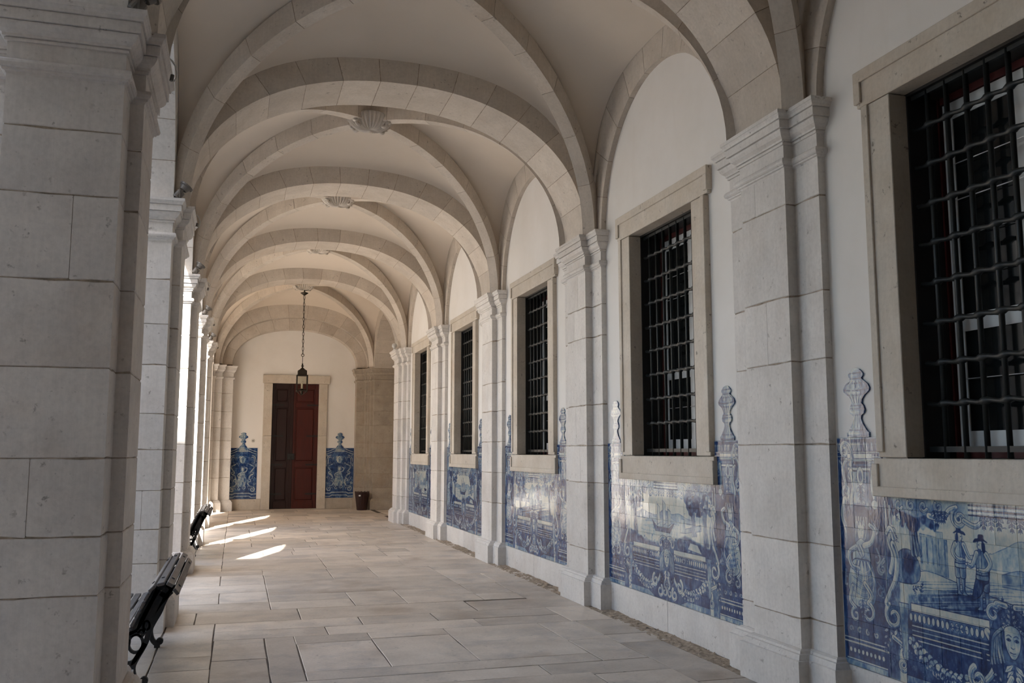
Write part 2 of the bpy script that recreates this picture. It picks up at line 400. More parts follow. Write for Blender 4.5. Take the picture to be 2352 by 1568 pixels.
        if coat: s.blob(L((-.12, .8), (.06, .83), (.12, .7), (.1, .52), (.17, .3), (.2, .14), (.06, .2), (-.03, .36), (-.12, .44)), .55, 1, 0, .97, .0025, .9)
        s.blob(L((-.1, .81), (0, .84), (.1, .81), (.115, .68), (.1, .56), (.115, .44), (0, .42), (-.115, .44), (-.1, .58), (-.12, .7)), .1, 1, 0, .92, .0024, .6)
        for q in range(5): s.line(s.curve(L((.02+.018*q, .8), (.05+.015*q, .64), (.03+.02*q, .46))), .002, .001, .75, .75)
        s.line(L((-.11, .5), (0, .485), (.11, .5)), .003, None, .85); s.line(L((0, .83), (.01, .5)), .002, None, .8)
        s.ribbon(L((.085, .79), (.15, .66), (.2, .6), (.27, .62)), H*.036, H*.022); s.ribbon(L((-.085, .79), (-.15, .66), (-.06, .56), (.06, .56)), H*.038, H*.024)
        s.disc(x+f*H*.29, y+H*.62, H*.022, None, .1, 1, .85); s.disc(x+f*H*.08, y+H*.56, H*.022, None, .1, 1, .85)
        s.blob(L((-.02, .83), (.04, .83), (.06, .88), (.062, .93), (.03, .965), (-.03, .96), (-.045, .9)), .1, 1, 0, .9, .002)
        s.blob(L((-.035, .97), (-.075, .93), (-.08, .84), (-.05, .8), (-.02, .84), (-.015, .92)), dark, .95)
        s.line(L((.03, .91), (.05, .912)), .0026, .0015, .95); s.line(L((.062, .9), (.07, .88), (.055, .873)), .0016, None, .8); s.line(L((.035, .855), (.055, .857)), .0018, None, .85)
        if coat: s.blob(L((.0, .85), (.05, .85), (.055, .8), (.03, .75), (.0, .79)), .7, .9)
        s.blob(L((-.12, .955), (-.02, .975), (.13, .94), (.1, .985), (.045, 1.0), (.03, 1.05), (-.05, 1.05), (-.06, .995)), dark, 1, 0, .97, .002)
    def herm(s, x, y, h):
        """draped woman that carries the corner: hair, face, bust, folds, scroll foot"""
        s.blob([(x-h*.15, y+h*.95), (x+h*.13, y+h*.95), (x+h*.18, y+h*.4), (x+h*.1, y+h*.05), (x-h*.14, y+h*.05), (x-h*.2, y+h*.4)], .84, .85, .015)
        s.poly([(x-.05, y+h*.86), (x+.035, y+h*.88), (x+.05, y+h*.72), (x+.02, y+h*.66), (x-.06, y+h*.68)], .55, 1, 0, .95)
        s.blob([(x-.03, y+h*.84), (x, y+h*.86), (x+.03, y+h*.84), (x+.034, y+h*.77), (x+.014, y+h*.7), (x-.016, y+h*.7), (x-.032, y+h*.77)], .08, 1, 0, .85)
        s.line([(x-.012, y+h*.79), (x-.002, y+h*.79)], .002, None, .95); s.line([(x+.014, y+h*.79), (x+.024, y+h*.79)], .002, None, .95)
        s.line([(x+.006, y+h*.79), (x+.01, y+h*.755), (x+.004, y+h*.752)], .0016, None, .7); s.line([(x, y+h*.73), (x+.014, y+h*.73)], .002, None, .8)
        for i in range(10):
            s.line([(x-.05+.012*i, y+h*.9), (x-.06+.013*i+.012*math.sin(i), y+h*.83), (x-.065+.012*i, y+h*.72 if i < 3 or i > 7 else y+h*.86)], .004, .002, .15 if i % 2 else .95, .9)
        s.blob([(x-.015, y+h*.71), (x+.02, y+h*.71), (x+.07, y+h*.64), (x+.085, y+h*.5), (x, y+h*.48), (x-.08, y+h*.5), (x-.075, y+h*.63)], .1, 1, 0, .9, .0025, .45)
        for i in range(6): s.line(s.curve([(x-.06+.012*i, y+h*.66), (x-.03+.012*i, y+h*.58), (x+.05-.02*i, y+h*.51)]), .004, .0016, .8 if i % 2 else .06, .85)
        s.blob([(x-.085, y+h*.52), (x, y+h*.54), (x+.09, y+h*.52), (x+.13, y+h*.36), (x+.11, y+h*.2), (x+.02, y+h*.13), (x-.1, y+h*.16), (x-.14, y+h*.34)], .16, 1, 0, .92, .003, .6)
        for i in range(9):
            x0 = x-.1+.024*i
            s.line(s.curve([(x0*.6+x*.4, y+h*.52), (x0+.02*math.sin(i*1.7), y+h*.38), (x0-.02+.03*math.cos(i), y+h*.2)]), .0055, .002, .85 if i % 2 else .05, .85)
            s.line(s.curve([(x-.1, y+h*(.24+.03*i)), (x+.01, y+h*(.2+.028*i)), (x+.1, y+h*(.25+.03*i))]), .0028, .001, .75 if i % 2 else .1, .7)
        s.ribbon([(x+.03, y+h*.66), (x+.1, y+h*.7), (x+.13, y+h*.8), (x+.09, y+h*.84)], .018, .013)
        s.ribbon([(x-.05, y+h*.64), (x-.12, y+h*.58), (x-.1, y+h*.48), (x-.03, y+h*.46)], .017, .012)
        s.spiral(x+.04, y+h*.1, .06, 1.5, 1.2, -1, .016, [(x+.02, y+h*.34), (x+.08, y+h*.25)])
        s.spiral(x-.08, y+h*.06, .045, 1.6, 1.2, 1, .013, [(x-.1, y+h*.3), (x-.13, y+h*.18)])
        s.leaf(x-.01, y+h*.2, -1.5, h*.2, .045)
    def urn(s, x, y, h, w):
        """vase finial: curved rings, fluted belly, darker to one side"""
        s.poly([(x-w, y-.02), (x+w, y-.02), (x+w, y+h+.02), (x-w, y+h+.02)], .3)
        def arc(z, ww, dip, t, hw=.004): s.line(s.curve([(x-ww, y+z), (x-ww*.5, y+z-dip), (x, y+z-dip*1.2), (x+ww*.5, y+z-dip), (x+ww, y+z)]), hw, hw*.8, t, .95)
        for z, t in ((.012, .85), (.03, .1), (.05, .8), (.145, .9), (.165, .1), (.185, .75), (.205, .9), (.27, .85), (.285, .08), (.3, .9), (.345, .9), (.36, .12), (.375, .85), (.395, .2), (.41, .9)): arc(z, w, .012, t)
        for i in range(11):
            k = (i-5)/5
            s.line(s.curve([(x+k*w*.35, y+.21), (x+k*w*.5, y+.24), (x+k*w*.85, y+.275)]), .0045, .0025, .85 if i % 2 else .06, .9)
            s.line(s.curve([(x+k*w*.95, y+.305), (x+k*w*.85, y+.325), (x+k*w*.5, y+.345)]), .005, .003, .8 if i % 2 else .1, .9)
            s.line([(x+k*w*.55, y+.055), (x+k*w*.3, y+.13)], .004, .0025, .85 if i % 2 else .1, .85)
        s.blob([(x+w*.25, y-.02), (x+w, y-.02), (x+w, y+h+.02), (x+w*.2, y+h+.02), (x+w*.4, y+h*.7), (x+w*.15, y+h*.4)], .9, .5, .03)
        s.blob([(x-w, y-.02), (x-w*.75, y-.02), (x-w*.7, y+h), (x-w, y+h)], .85, .45, .02)
        s.line(s.curve([(x-w*.3, y+.03), (x-w*.2, y+.15), (x-w*.35, y+.28), (x-w*.2, y+.42)]), .009, .005, .03, .75)
    def frame_half(s, top_y, side_h):
        """the baroque surround: pilaster with herm, strapwork, balustrade, drawn for the left half (mirrored by mx)"""
        # pedestal column 0 .. .42
        s.poly([(0, 0), (.42, 0), (.42, side_h), (0, side_h)], .78)
        s.blots(.06, .9, .06, .5, 16, .035, [.9, .85, .7], .5)
        for i in range(60): s.leaf(.03+.37*s.r.random(), .28+.95*s.r.random(), s.r.uniform(-2.6, -.5), .05+.06*s.r.random(), .022, 3, s.r.choice([.35, .5, .2]))
        for i in range(34):
            xx, yy = .03+.36*s.r.random(), .28+.98*s.r.random(); s.spiral(xx, yy, .022+.016*s.r.random(), s.r.random()*6, 1.1, s.r.choice([-1, 1]), .0065, [(xx+s.r.uniform(-.05, .05), yy+.06)], s.r.choice([.3, .45, .15]))
        # capital band
        s.band(0, .43, side_h-.14, .14, .82)
        for yy, tn in ((side_h-.012, .1), (side_h-.05, .12), (side_h-.1, .06), (side_h-.128, .2)): s.band(.0, .43, yy-.006, .008, tn, .95)
        for i in range(26): s.line([(.01+.0165*i, side_h-.045), (.016+.0165*i, side_h-.09)], .0045, .003, s.r.choice([.08, .15, .7]))
        s.band(.1, .34, side_h-.14, .03, .08)
        for j, yy in enumerate((side_h-.16, side_h-.19, side_h-.215)): s.band(.07+.015*j, .36-.02*j, yy, .018, (.15, .55, .08)[j])
        s.poly([(.34, side_h-.15), (.42, side_h-.2), (.42, side_h-.28), (.34, side_h-.23)], .5, 1, 0, .95)
        # console with acanthus
        s.poly([(.13, side_h-.22), (.31, side_h-.22), (.28, .78), (.16, .78)], .14, 1, 0, .9, .003, .6)
        for j in range(5): s.leaf(.22, side_h-.24-.075*j, -1.57, .09, .055-.003*j, 3)
        s.disc(.22, 1.17, .035, .06, .15, 1, .9); s.disc(.22, 1.17, .018, .036, .7)
        s.spiral(.075, 1.33, .055, .6, 1.4, 1, .014, [(.13, 1.24), (.15, 1.3)])
        s.spiral(.08, 1.07, .05, -1., 1.4, -1, .013, [(.09, 1.27), (.05, 1.2)])
        s.ribbon([(.13, 1.2), (.15, 1.1), (.12, 1.0), (.15, .9), (.13, .8)], .016, .012)
        s.ribbon([(.06, 1.02), (.03, .92), (.07, .8), (.06, .66)], .02, .012)
        s.ribbon([(.345, 1.22), (.33, 1.12), (.35, 1.02)], .017, .013); s.disc(.345, 1.0, .03, None, .1, 1, .9)
        s.herm(.2, .27, .72)
        # base of the pedestal
        s.band(0, .4, .0, .035, .35); s.band(.02, .4, .035, .012, .1); s.band(.03, .38, .07, .05, .8)
        for i in range(9): s.disc(.06+.038*i, .095, .013, .016, .12, 1, .9)
        s.band(.0, .42, .135, .014, .08); s.band(.0, .4, .16, .012, .15); s.band(.02, .36, .2, .045, .75)
        for i in range(4): s.spiral(.07+.08*i, .222, .018, i, 1.1, 1, .006)
        s.poly([(.42, 0), (.50, 0), (.54, .5), (.49, .8), (.5, 1.06), (.42, 1.06)], .7, .92, .01)
        s.spray(.43, .5, .1, 1.0, 22)
        # strapwork round the scene
        for j in range(3): s.line([(.44+.018*j, top_y-.03-.012*j), (.44+.018*j, top_y-.19+.01*j), (.5, top_y-.19+.01*j)], .0055, None, .06 if j != 1 else .95)
        s.ribbon([(.5, top_y-.2), (.46, top_y-.26), (.49, top_y-.34), (.46, top_y-.44)], .02, .016)
        s.spiral(.47, .36, .075, 2.1, 1.25, 1, .02, [(.49, .78), (.52, .7), (.5, .58), (.45, .5), (.41, .43)])
        s.ribbon([(.5, .82), (.47, .87), (.44, .84)], .02, .012)
        s.leaf(.5, .3, -1.2, .2, .06, 5); s.leaf(.43, .28, -1.9, .16, .05, 4)
        s.spiral(.53, .1, .05, 1.2, 1.3, -1, .014, [(.46, .24), (.55, .2)])
        # top scroll border
        s.poly([(.5, top_y), (1.35, top_y), (1.35, top_y-.07), (1.1, top_y-.1), (.9, top_y-.06), (.7, top_y-.11), (.52, top_y-.06)], .34, .9, .01)
        for i, xx in enumerate((.56, .66, .76, .88)): s.spiral(xx, top_y-.04, .032, 2.4 if i % 2 else -.5, 1.2, 1 if i % 2 else -1, .009)
        s.spiral(1.03, top_y-.09, .06, 1.9, 1.3, 1, .016, [(.8, top_y-.09), (.9, top_y-.1), (.96, top_y-.05)])
        s.ribbon([(1.06, top_y-.1), (1.14, top_y-.125), (1.2, top_y-.09), (1.27, top_y-.06)], .013, .01)
        for i in range(5): s.line([(1.1, top_y-.016-.013*i), (1.34, top_y-.016-.013*i)], .0045, None, .08 if i % 2 else .9)
        for i in range(4): s.leaf(.84+.03*i, top_y-.06, -1.2-.2*i, .07, .03, 3)
        for i in range(3): s.leaf(1.2+.05*i, top_y-.07, -1.57, .07, .035, 3)
        # balustrade
        y0 = .43
        s.poly([(.56, .0), (1.35, .0), (1.35, .36), (.56, .42)], .78)
        s.poly([(.62, y0-.015), (1.2, y0-.015), (1.2, y0+.03), (.62, y0+.03)], .05, 1, 0, .95)
        s.egg_row(.6, 1.2, y0-.075, y0-.075, .055, 17)
        s.leaf(.92, y0-.05, 0, .12, .03, 3)
        for i in range(4): s.band(.62, 1.2, y0-.1-.026*i, .011, (.06, .3, .05, .12)[i], .95)
        s.poly([(.52, y0+.02), (.6, y0+.02), (.58, y0-.3), (.54, y0-.3)], .4, 1, 0, .9)
        s.spray(.58, 1.3, .06, .3, 26)
        # garland
        for i in range(13):
            k = i/12; s.flower(.62+.5*k, .24-.13*math.sin(k*2.6)*(1 if k < 2 else 0)-.02*k, .036+.014*math.sin(k*3.1))
        for i in range(14): s.leaf(.6+.04*i, .19-.08*math.sin(i/14*2.8), s.r.uniform(-2.2, -.6), .05, .022, 2)
        s.band(.56, .95, .0, .05, .42); s.poly([(.56, .05), (.95, .05), (1.1, .0), (.56, .0)], .4, 1, 0, .9)
        s.ribbon([(1.18, .4), (1.24, .3), (1.2, .2), (1.12, .13), (1.02, .1)], .02, .014)
        s.spiral(1.1, .15, .06, 2., 1.3, 1, .018)
        s.spiral(1.2, .07, .055, 1., 1.3, -1, .016)
    def spray(s, x0, x1, y0, y1, n):
        for i in range(n): s.leaf(s.r.uniform(x0, x1), s.r.uniform(y0, y1), s.r.uniform(-2.8, -.3), .05+.05*s.r.random(), .022, 3, s.r.choice([.3, .45, .15]))
    def cartouche(s, x):
        s.blob([(x-.13, .2), (x-.15, .36), (x-.09, .5), (x, .54), (x+.09, .5), (x+.15, .36), (x+.13, .2), (x, .12)], .72, 1, 0, .96)
        for k in (-1, 1):
            for i in range(5): s.ribbon([(x+k*(.02+.012*i), .455-.006*i), (x+k*(.065+.014*i), .43-.012*i), (x+k*(.075+.016*i), .34-.012*i), (x+k*(.06+.02*i), .27-.006*i)], .0085, .005, .12 if i % 2 else .35)
            s.spiral(x+k*.115, .5, .045, 1.57+k*.6, 1.2, -k, .014, [(x+k*.03, .55), (x+k*.09, .555)])
        s.leaf(x, .46, 1.57, .1, .045, 4); s.leaf(x-.03, .46, 2.2, .07, .03, 3); s.leaf(x+.03, .46, .95, .07, .03, 3)
        s.blob([(x-.052, .4), (x-.045, .44), (x, .458), (x+.045, .44), (x+.052, .4), (x+.044, .345), (x+.018, .3), (x, .293), (x-.018, .3), (x-.044, .345)], .08, 1, 0, .9, .0024, .35)
        for k in (-1, 1):
            s.blob([(x+k*.012, .385), (x+k*.024, .392), (x+k*.038, .385), (x+k*.024, .379)], .5, 1, 0, .95, .0018); s.disc(x+k*.025, .3855, .0045, None, .95)
            s.line(s.curve([(x+k*.008, .402), (x+k*.025, .409), (x+k*.042, .4)]), .0028, .0012, .8)
            s.line(s.curve([(x+k*.03, .335), (x+k*.022, .32), (x+k*.01, .31)]), .0025, .001, .5, .7)
        s.line([(x+.006, .4), (x+.01, .36), (x+.012, .35)], .004, .002, .55, .7); s.line(s.curve([(x-.012, .349), (x, .344), (x+.012, .35)]), .0026, .001, .85)
        s.line(s.curve([(x-.018, .325), (x, .321), (x+.018, .325)]), .0032, .0016, .9); s.line([(x-.01, .312), (x+.01, .312)], .0022, .001, .6)
        s.leaf(x, .27, -1.57, .16, .075, 6)
        for k in (-1, 1):
            s.spiral(x+k*.05, .07, .045, 1.57, 1.2, k, .014, [(x+k*.02, .2), (x+k*.05, .15)]); s.leaf(x+k*.1, .2, -1.57+k*.5, .1, .035, 3)
    def sky(s, x0, x1, y0, y1):
        for i in range(26):
            y = y0+(y1-y0)*s.r.random(); x = x0+(x1-x0)*s.r.random()
            s.disc(x, y, .06+.14*s.r.random(), .008+.02*s.r.random(), s.r.choice([.02, .16, .22, .04]), .5, None, .02)
        for i in range(14):
            x = x0+(x1-x0)*(.3+.6*s.r.random()); y = y1-(y1-y0)*.7*s.r.random()
            s.line([(x, y), (x+.012, y+.004), (x+.02, y-.002)], .0022, .0012, .85)
    def tree(s, x, y, h, w):
        for k in range(3):
            s.ribbon([(x+.03*k, y), (x+.02*k-.01, y+h*.35), (x+.05*k-.03, y+h*.62)], .016-.003*k, .007, .3, .95, .85)
        s.blots(x, y+h*.72, w, h*.3, 60, .036, [.62, .75, .88, .8, .5], .85)
        s.blots(x-w*.2, y+h*.78, w*.8, h*.25, 46, .016, [.3, .2, .42, .9, .95], .8)
        s.blots(x+w*.8, y+h*.6, w*.5, h*.2, 22, .018, [.8, .9, .6], .8)
    def hills(s, x0, x1, y, h, tone):
        P = [(x0, y-.02)]+s.curve([(x0+(x1-x0)*i/8, y+h*(.15+.85*s.r.random()*math.sin((i+.6)/9.2*3.14))) for i in range(9)])+[(x1, y-.02)]
        s.poly(P, tone, .9, .004, min(1, tone+.35), .0016)
    def water(s, x0, x1, y0, y1):
        s.hatch(x0, x1, y0, y1, 40, .4, .5); s.hatch(x0, x1, y0, y1, 20, .03, .6)
    def finish(s, blue=1.):
        """glaze colours, plus the slight difference from tile to tile"""
        t = s.t.copy()
        def field(cx, cy):
            a = s.nr.rand(s.H//cy+2, s.W//cx+2).astype(np.float32)
            yy = np.arange(s.H)/cy; xx = np.arange(s.W)/cx
            y0 = yy.astype(int); x0 = xx.astype(int); fy = (yy-y0)[:, None]; fx = (xx-x0)[None, :]
            A = a[y0][:, x0]*(1-fx)+a[y0][:, x0+1]*fx; B = a[y0+1][:, x0]*(1-fx)+a[y0+1][:, x0+1]*fx
            return A*(1-fy)+B*fy-.5
        mid = 4*t*(1-t)+.25
        t = np.clip(t+mid*(field(60, 44)*.22+field(14, 20)*.3+field(4, 8)*.26)+field(2, 3)*.09, 0, 1)
        c = int(round(.141*s.ppm))
        for j in range(0, s.H, c):
            for i in range(0, s.W, c): t[j:j+c, i:i+c] = np.clip(t[j:j+c, i:i+c]*s.r.uniform(.94, 1.06)+s.r.uniform(-.03, .03), 0, 1)
        ks = [0, .22, .5, .75, 1.]
        cols = [(.57, .57, .50), (.31, .40, .44), (.09, .175, .31), (.021, .056, .17), (.006, .017, .075)]
        out = np.ones((s.H, s.W, 4), np.float32)
        for ch in range(3): out[..., ch] = np.interp(t, ks, [k[ch] for k in cols])
        return out

PW, PH = 2.682, 1.86        # canvas of one wall panel, from its foot to the tip of its finials
def paint_wall(seed, scene):
    p = Paint(PW, PH, 400, seed); c = PW/2; top = 1.055
    p.sky(.45, PW-.45, .6, 1.05)
    if scene == 'men':
        p.hills(1.1, 2.0, .74, .16, .2); p.hills(1.3, 2.3, .66, .14, .42); p.water(.9, 2.3, .5, .66)
        p.poly([(.55, .62), (.78, .66), (1.1, .6), (1.5, .54), (1.9, .5), (2.2, .46), (2.2, .4), (.5, .4)], .12, 1, .01, .8)
        for i in range(26): p.leaf(.62+.9*p.r.random(), .44+.1*p.r.random(), p.r.uniform(.2, 2.8), .06, .02, 3, p.r.choice([.15, .4, .6]))
        p.poly([(.6, .5), (.9, .57), (1.2, .55), (1.5, .48), (2.0, .46), (2.1, .4), (.6, .4)], .62, .8, .02)
        p.hatch(.6, 1.6, .43, .58, 34, .85, .6, .12, .0022); p.hatch(.6, 1.4, .43, .58, 14, .1, .6, .15, .0025)
        p.poly([(.72, .66), (.93, .64), (.93, .84), (.9, .84), (.9, .88), (.85, .88), (.85, .85), (.72, .86)], .2, .9, 0, .6, .0018, .42)
        for i in range(5): p.line([(.73+.045*i, .7), (.73+.045*i, .84)], .006, .004, .55)
        p.blob([(.5, .58), (.68, .58), (.71, .68), (.63, .76), (.53, .73)], .6, 1, .006, .95); p.disc(.62, .68, .05, .06, .9, .9, None, .02)
        p.tree(.66, .74, .36, .2); p.tree(2.1, .5, .5, .16)
        p.figure(1.02, .56, .34, .85, 1); p.figure(1.17, .5, .37, .95, -1, True)
        p.poly([(1.75, .58), (2.0, .57), (1.97, .53), (1.8, .53)], .7, 1, 0, .95); p.line([(1.87, .57), (1.88, .86)], .005, .003, .85); p.poly([(1.89, .84), (1.99, .62), (1.89, .62)], .15, 1, 0, .8)
        for i in range(8): p.blots(1.4+.1*i, .47, .03, .02, 5, .014, [.8, .9], .8)
    elif scene == 'ship':
        p.poly([(.8, .75), (1.7, .75), (1.7, 1.0), (.8, 1.0)], .02, .8, .08)
        p.hills(.7, 1.9, .72, .09, .36); p.hills(.9, 1.6, .7, .05, .2); p.water(.75, 1.9, .55, .7)
        p.poly([(1.05, .7), (1.12, .6), (1.42, .6), (1.5, .69), (1.4, .64), (1.15, .64)], .6, 1, 0, .95)
        for xx, hh in ((1.16, .24), (1.28, .28), (1.38, .2)):
            p.line([(xx, .63), (xx, .63+hh)], .004, .002, .9); p.poly([(xx+.005, .66), (xx+.06, .68), (xx+.05, .63+hh*.8), (xx+.005, .63+hh*.9)], .1, 1, 0, .75)
        p.poly([(1.62, .62), (1.72, .62), (1.7, .74), (1.64, .74)], .1, 1, 0, .85, .002, .5); p.poly([(1.7, .62), (2.0, .66), (2.0, .71), (1.72, .66)], .4, 1, 0, .8)
        p.tree(2.05, .55, .55, .24); p.tree(.66, .55, .52, .17); p.tree(1.85, .62, .4, .1)
        p.poly([(.55, .42), (2.15, .42), (2.15, .52), (1.7, .6), (1.4, .5), (.9, .5), (.55, .58)], .72, .9, .02)
        p.blots(1.35, .5, .7, .06, 60, .022, [.85, .6, .95, .35], .7)
        p.poly([(1.75, .49), (2.0, .47), (1.93, .54), (1.8, .55)], .1, 1, .004, .8)
    else:
        p.hills(.6, 2.0, .8, .16, .3); p.hills(.5, 1.6, .68, .15, .5); p.water(.9, 2.2, .52, .66)
        p.tree(.72, .55, .55, .22); p.tree(1.95, .5, .6, .26); p.tree(1.5, .6, .3, .1)
        p.poly([(.55, .42), (2.15, .42), (2.1, .55), (1.6, .52), (1.2, .6), (.6, .54)], .6, .9, .02)
        p.poly([(1.15, .62), (1.42, .62), (1.42, .8), (1.28, .9), (1.15, .8)], .12, 1, 0, .85, .002, .45)
        p.figure(1.0, .5, .28, .9, 1); p.figure(1.62, .48, .3, .9, -1, True)
        p.hatch(.6, 2.0, .43, .58, 40, .9, .6, .1, .003)
    for m in (None, PW):
        p.mx = m; p.frame_half(top, 1.42); p.urn(.216, 1.42, .43, .14)
    p.mx = None; p.cartouche(c)
    return p.finish()
EW, EH = .80, 1.83
def paint_end(seed):
    p = Paint(EW, EH, 330, seed, .72); c = EW/2
    p.blots(c, .7, .4, .7, 90, .04, [.8, .9, .6, .7], .5)
    for m in (None, EW):
        p.mx = m
        for j in range(4): p.line([(0.02, 1.3-.03*j), (.14, 1.34-.03*j), (.24, 1.385-.03*j), (.4, 1.385-.03*j)], .008, None, (.1, .9, .15, .85)[j])
        p.leaf(.2, 1.16, -1.4, .16, .05); p.leaf(.12, 1.02, -1.2, .14, .045); p.flower(.25, .98, .03)
        for j in range(3): p.line(p.curve([(.03+.022*j, .9), (.035+.022*j, 1.06), (.08+.012*j, 1.17-.012*j), (.16, 1.21-.026*j)]), .0075, None, .1 if j != 1 else .9)
        p.spiral(.13, .72, .055, 1.2, 1.3, -1, .017, [(.2, .95), (.09, .88)]); p.spiral(.2, .5, .06, -1., 1.3, 1, .018, [(.12, .68), (.2, .62)])
        p.leaf(.08, .62, -1.2, .22, .06); p.leaf(.08, .95, -1.8, .18, .045); p.leaf(.3, .9, 1.2, .2, .05)
        p.spiral(.12, .26, .07, 2.2, 1.3, 1, .02, [(.26, .44), (.2, .36)]); p.leaf(.25, .3, 2.8, .2, .06)
        for j in range(4): p.line([(0, .05+.045*j), (.14, .04+.045*j), (.2, .08+.04*j), (.4, .08+.04*j)], .009, None, (.12, .85, .1, .9)[j])
        p.flower(.06, .42, .04); p.flower(.33, 1.15, .035); p.flower(.05, 1.2, .03)
        p.spray(.02, EW/2, .25, 1.25, 26)
    p.mx = None
    p.herm(c, .24, .74); p.blob([(c-.07, 1.02), (c-.09, 1.12), (c, 1.19), (c+.09, 1.12), (c+.07, 1.02), (c, .98)], .12, 1, 0, .9, .003, .5); p.leaf(c, 1.16, -1.57, .16, .05, 6)
    p.band(c-.13, c+.13, 1.3, .1, .1); p.band(c-.1, c+.1, 1.21, .05, .8)
    for i in range(8): p.line([(c-.11+.03*i, 1.31), (c-.11+.03*i, 1.38)], .005, None, .7)
    p.urn(c, 1.41, .43, .14)
    return p.finish()
# ================================================================ measurements (metres; x right, y along the gallery, z up)
Y0, BAY = 5.7455, 3.8641
PY = lambda k: Y0+BAY*k
XW, XS, XM = 3.756, 3.70, 3.625            # right wall, its stepped pilasters
LB, LP, LO = -.645, -.57, -1.22            # left piers: block face, pilaster face, court face
CX, SPR = 1.5275, 3.95                     # vault axis, springing height
YE = 26.9                                  # end wall
NP, NR = 2.2, 2.1
ORD = ['first', 'second', 'third', 'fourth', 'fifth', 'sixth']

# ================================================================ floor: limestone slabs, every slab a piece
floor = MB().box(LO-.35, 6.2, -4.2, YE+.3, -.30, -.0065).build('floor', M['dirt'])
tag(floor, 'worn pale limestone slab floor running the length of the gallery', None, None, 'structure')
rects = [(-.56,-.13,6.3,7.4),(-.56,-.13,7.4,7.87),(-.56,-.13,7.87,9.3),(-.13,.29,5.9,6.62),(-.13,.29,6.62,7.67),(-.13,.29,7.67,8.48),(.29,.54,6.84,8.48),(.54,1.18,7.11,8.15),(1.18,1.87,7.11,8.2),
 (.54,1.18,8.15,8.48),(1.18,1.87,8.2,8.48),(.54,2.78,6.84,7.11),(1.87,2.78,7.11,8.48),(2.78,3.17,6.84,7.64),(2.78,3.17,7.64,8.48),(3.17,3.74,6.05,7.42),(3.17,3.74,7.42,7.78),(3.17,3.74,7.78,8.48),
 (-.13,.84,8.48,8.87),(.84,2.26,8.48,8.87),(2.26,3.13,8.48,8.87),(-.13,1.2,8.87,9.3),(1.2,1.92,8.87,9.3),(1.92,3.13,8.87,9.3),(3.13,3.74,8.48,9.3),
 (-.56,-.32,9.3,9.95),(-.32,.66,9.3,9.95),(.66,2.42,9.3,9.95),(2.42,3.74,9.3,9.88),(-.56,.4,9.95,10.48),(-.56,-.12,10.48,11.25),(-.12,.4,10.48,11.25),(-.56,.4,11.25,11.86),(-.56,-.13,11.86,12.75),(-.13,.4,11.86,12.75),(-.56,.4,12.75,13.25),
 (.4,1.26,9.95,10.45),(.4,1.26,10.45,10.94),(1.26,1.82,9.95,10.94),(1.82,2.66,9.95,10.43),(1.82,2.66,10.43,10.94),(2.66,3.13,9.95,10.4),(3.13,3.74,9.88,10.4),(2.66,3.13,10.4,11.2),(3.13,3.74,10.4,11.2),(.4,2.66,10.94,12.1),(2.66,3.17,11.2,12.1),(3.17,3.74,11.2,12.1),
 (.4,1.25,12.1,13.18),(1.25,1.82,12.1,13.18),(1.82,2.66,12.1,13.1),(2.66,3.74,12.1,12.62),(2.66,3.74,12.62,13.1),(.4,1.82,13.18,13.25),(1.82,3.74,13.1,13.25),
 (-.13,.29,5.2,5.9),(.29,2.25,6.52,6.84),(2.25,3.17,6.45,6.84),(.29,1.4,5.95,6.52),(1.4,2.55,5.9,6.52),(2.55,3.17,5.8,6.45),(-.56,-.13,5.2,6.3)]
rr = random.Random(11)
def courses(y, y1, xa, xb, first=None):
    while y < y1-.05:
        h = min(rr.choice([.36, .42, .5, .58, .66, .78]), y1-y)
        if y1-y-h < .25: h = y1-y
        x = xa
        while x < xb-.02:
            L = rr.choice([.45, .6, .85, 1.1, 1.4]); 
            if xb-x-L < .35: L = xb-x
            rects.append((x, x+L, y, y+h)); x += L
        y += h
courses(13.25, YE+.02, -.13, 3.74); courses(13.25, YE+.02, -.56, -.13); courses(1.0, 5.2, -.56, 3.74); rects += [(.29, 1.7, 5.2, 5.95), (1.7, 3.17, 5.2, 5.8), (3.17, 3.74, 5.2, 6.05), (1.4, 2.55, 5.8, 5.9)]
courses(-4.1, 1.0, -.56, 3.74)
courses(21.8, 25.9, 3.76, 6.1)
for k in range(-1, 4):                                    # thresholds between the piers
    a, b = PY(k)-.55, PY(k+1)+.55
    n = 3; ys = [a+(b-a)*i/n for i in range(n+1)]
    for i in range(n): rects.append((LO-.3, -.565, ys[i], ys[i+1]))
rects.append((LO-.3, -.565, PY(4)-.5, 23.7)); rects.append((LO-.3, -.565, 23.7, 25.7))
rs = random.Random(5)
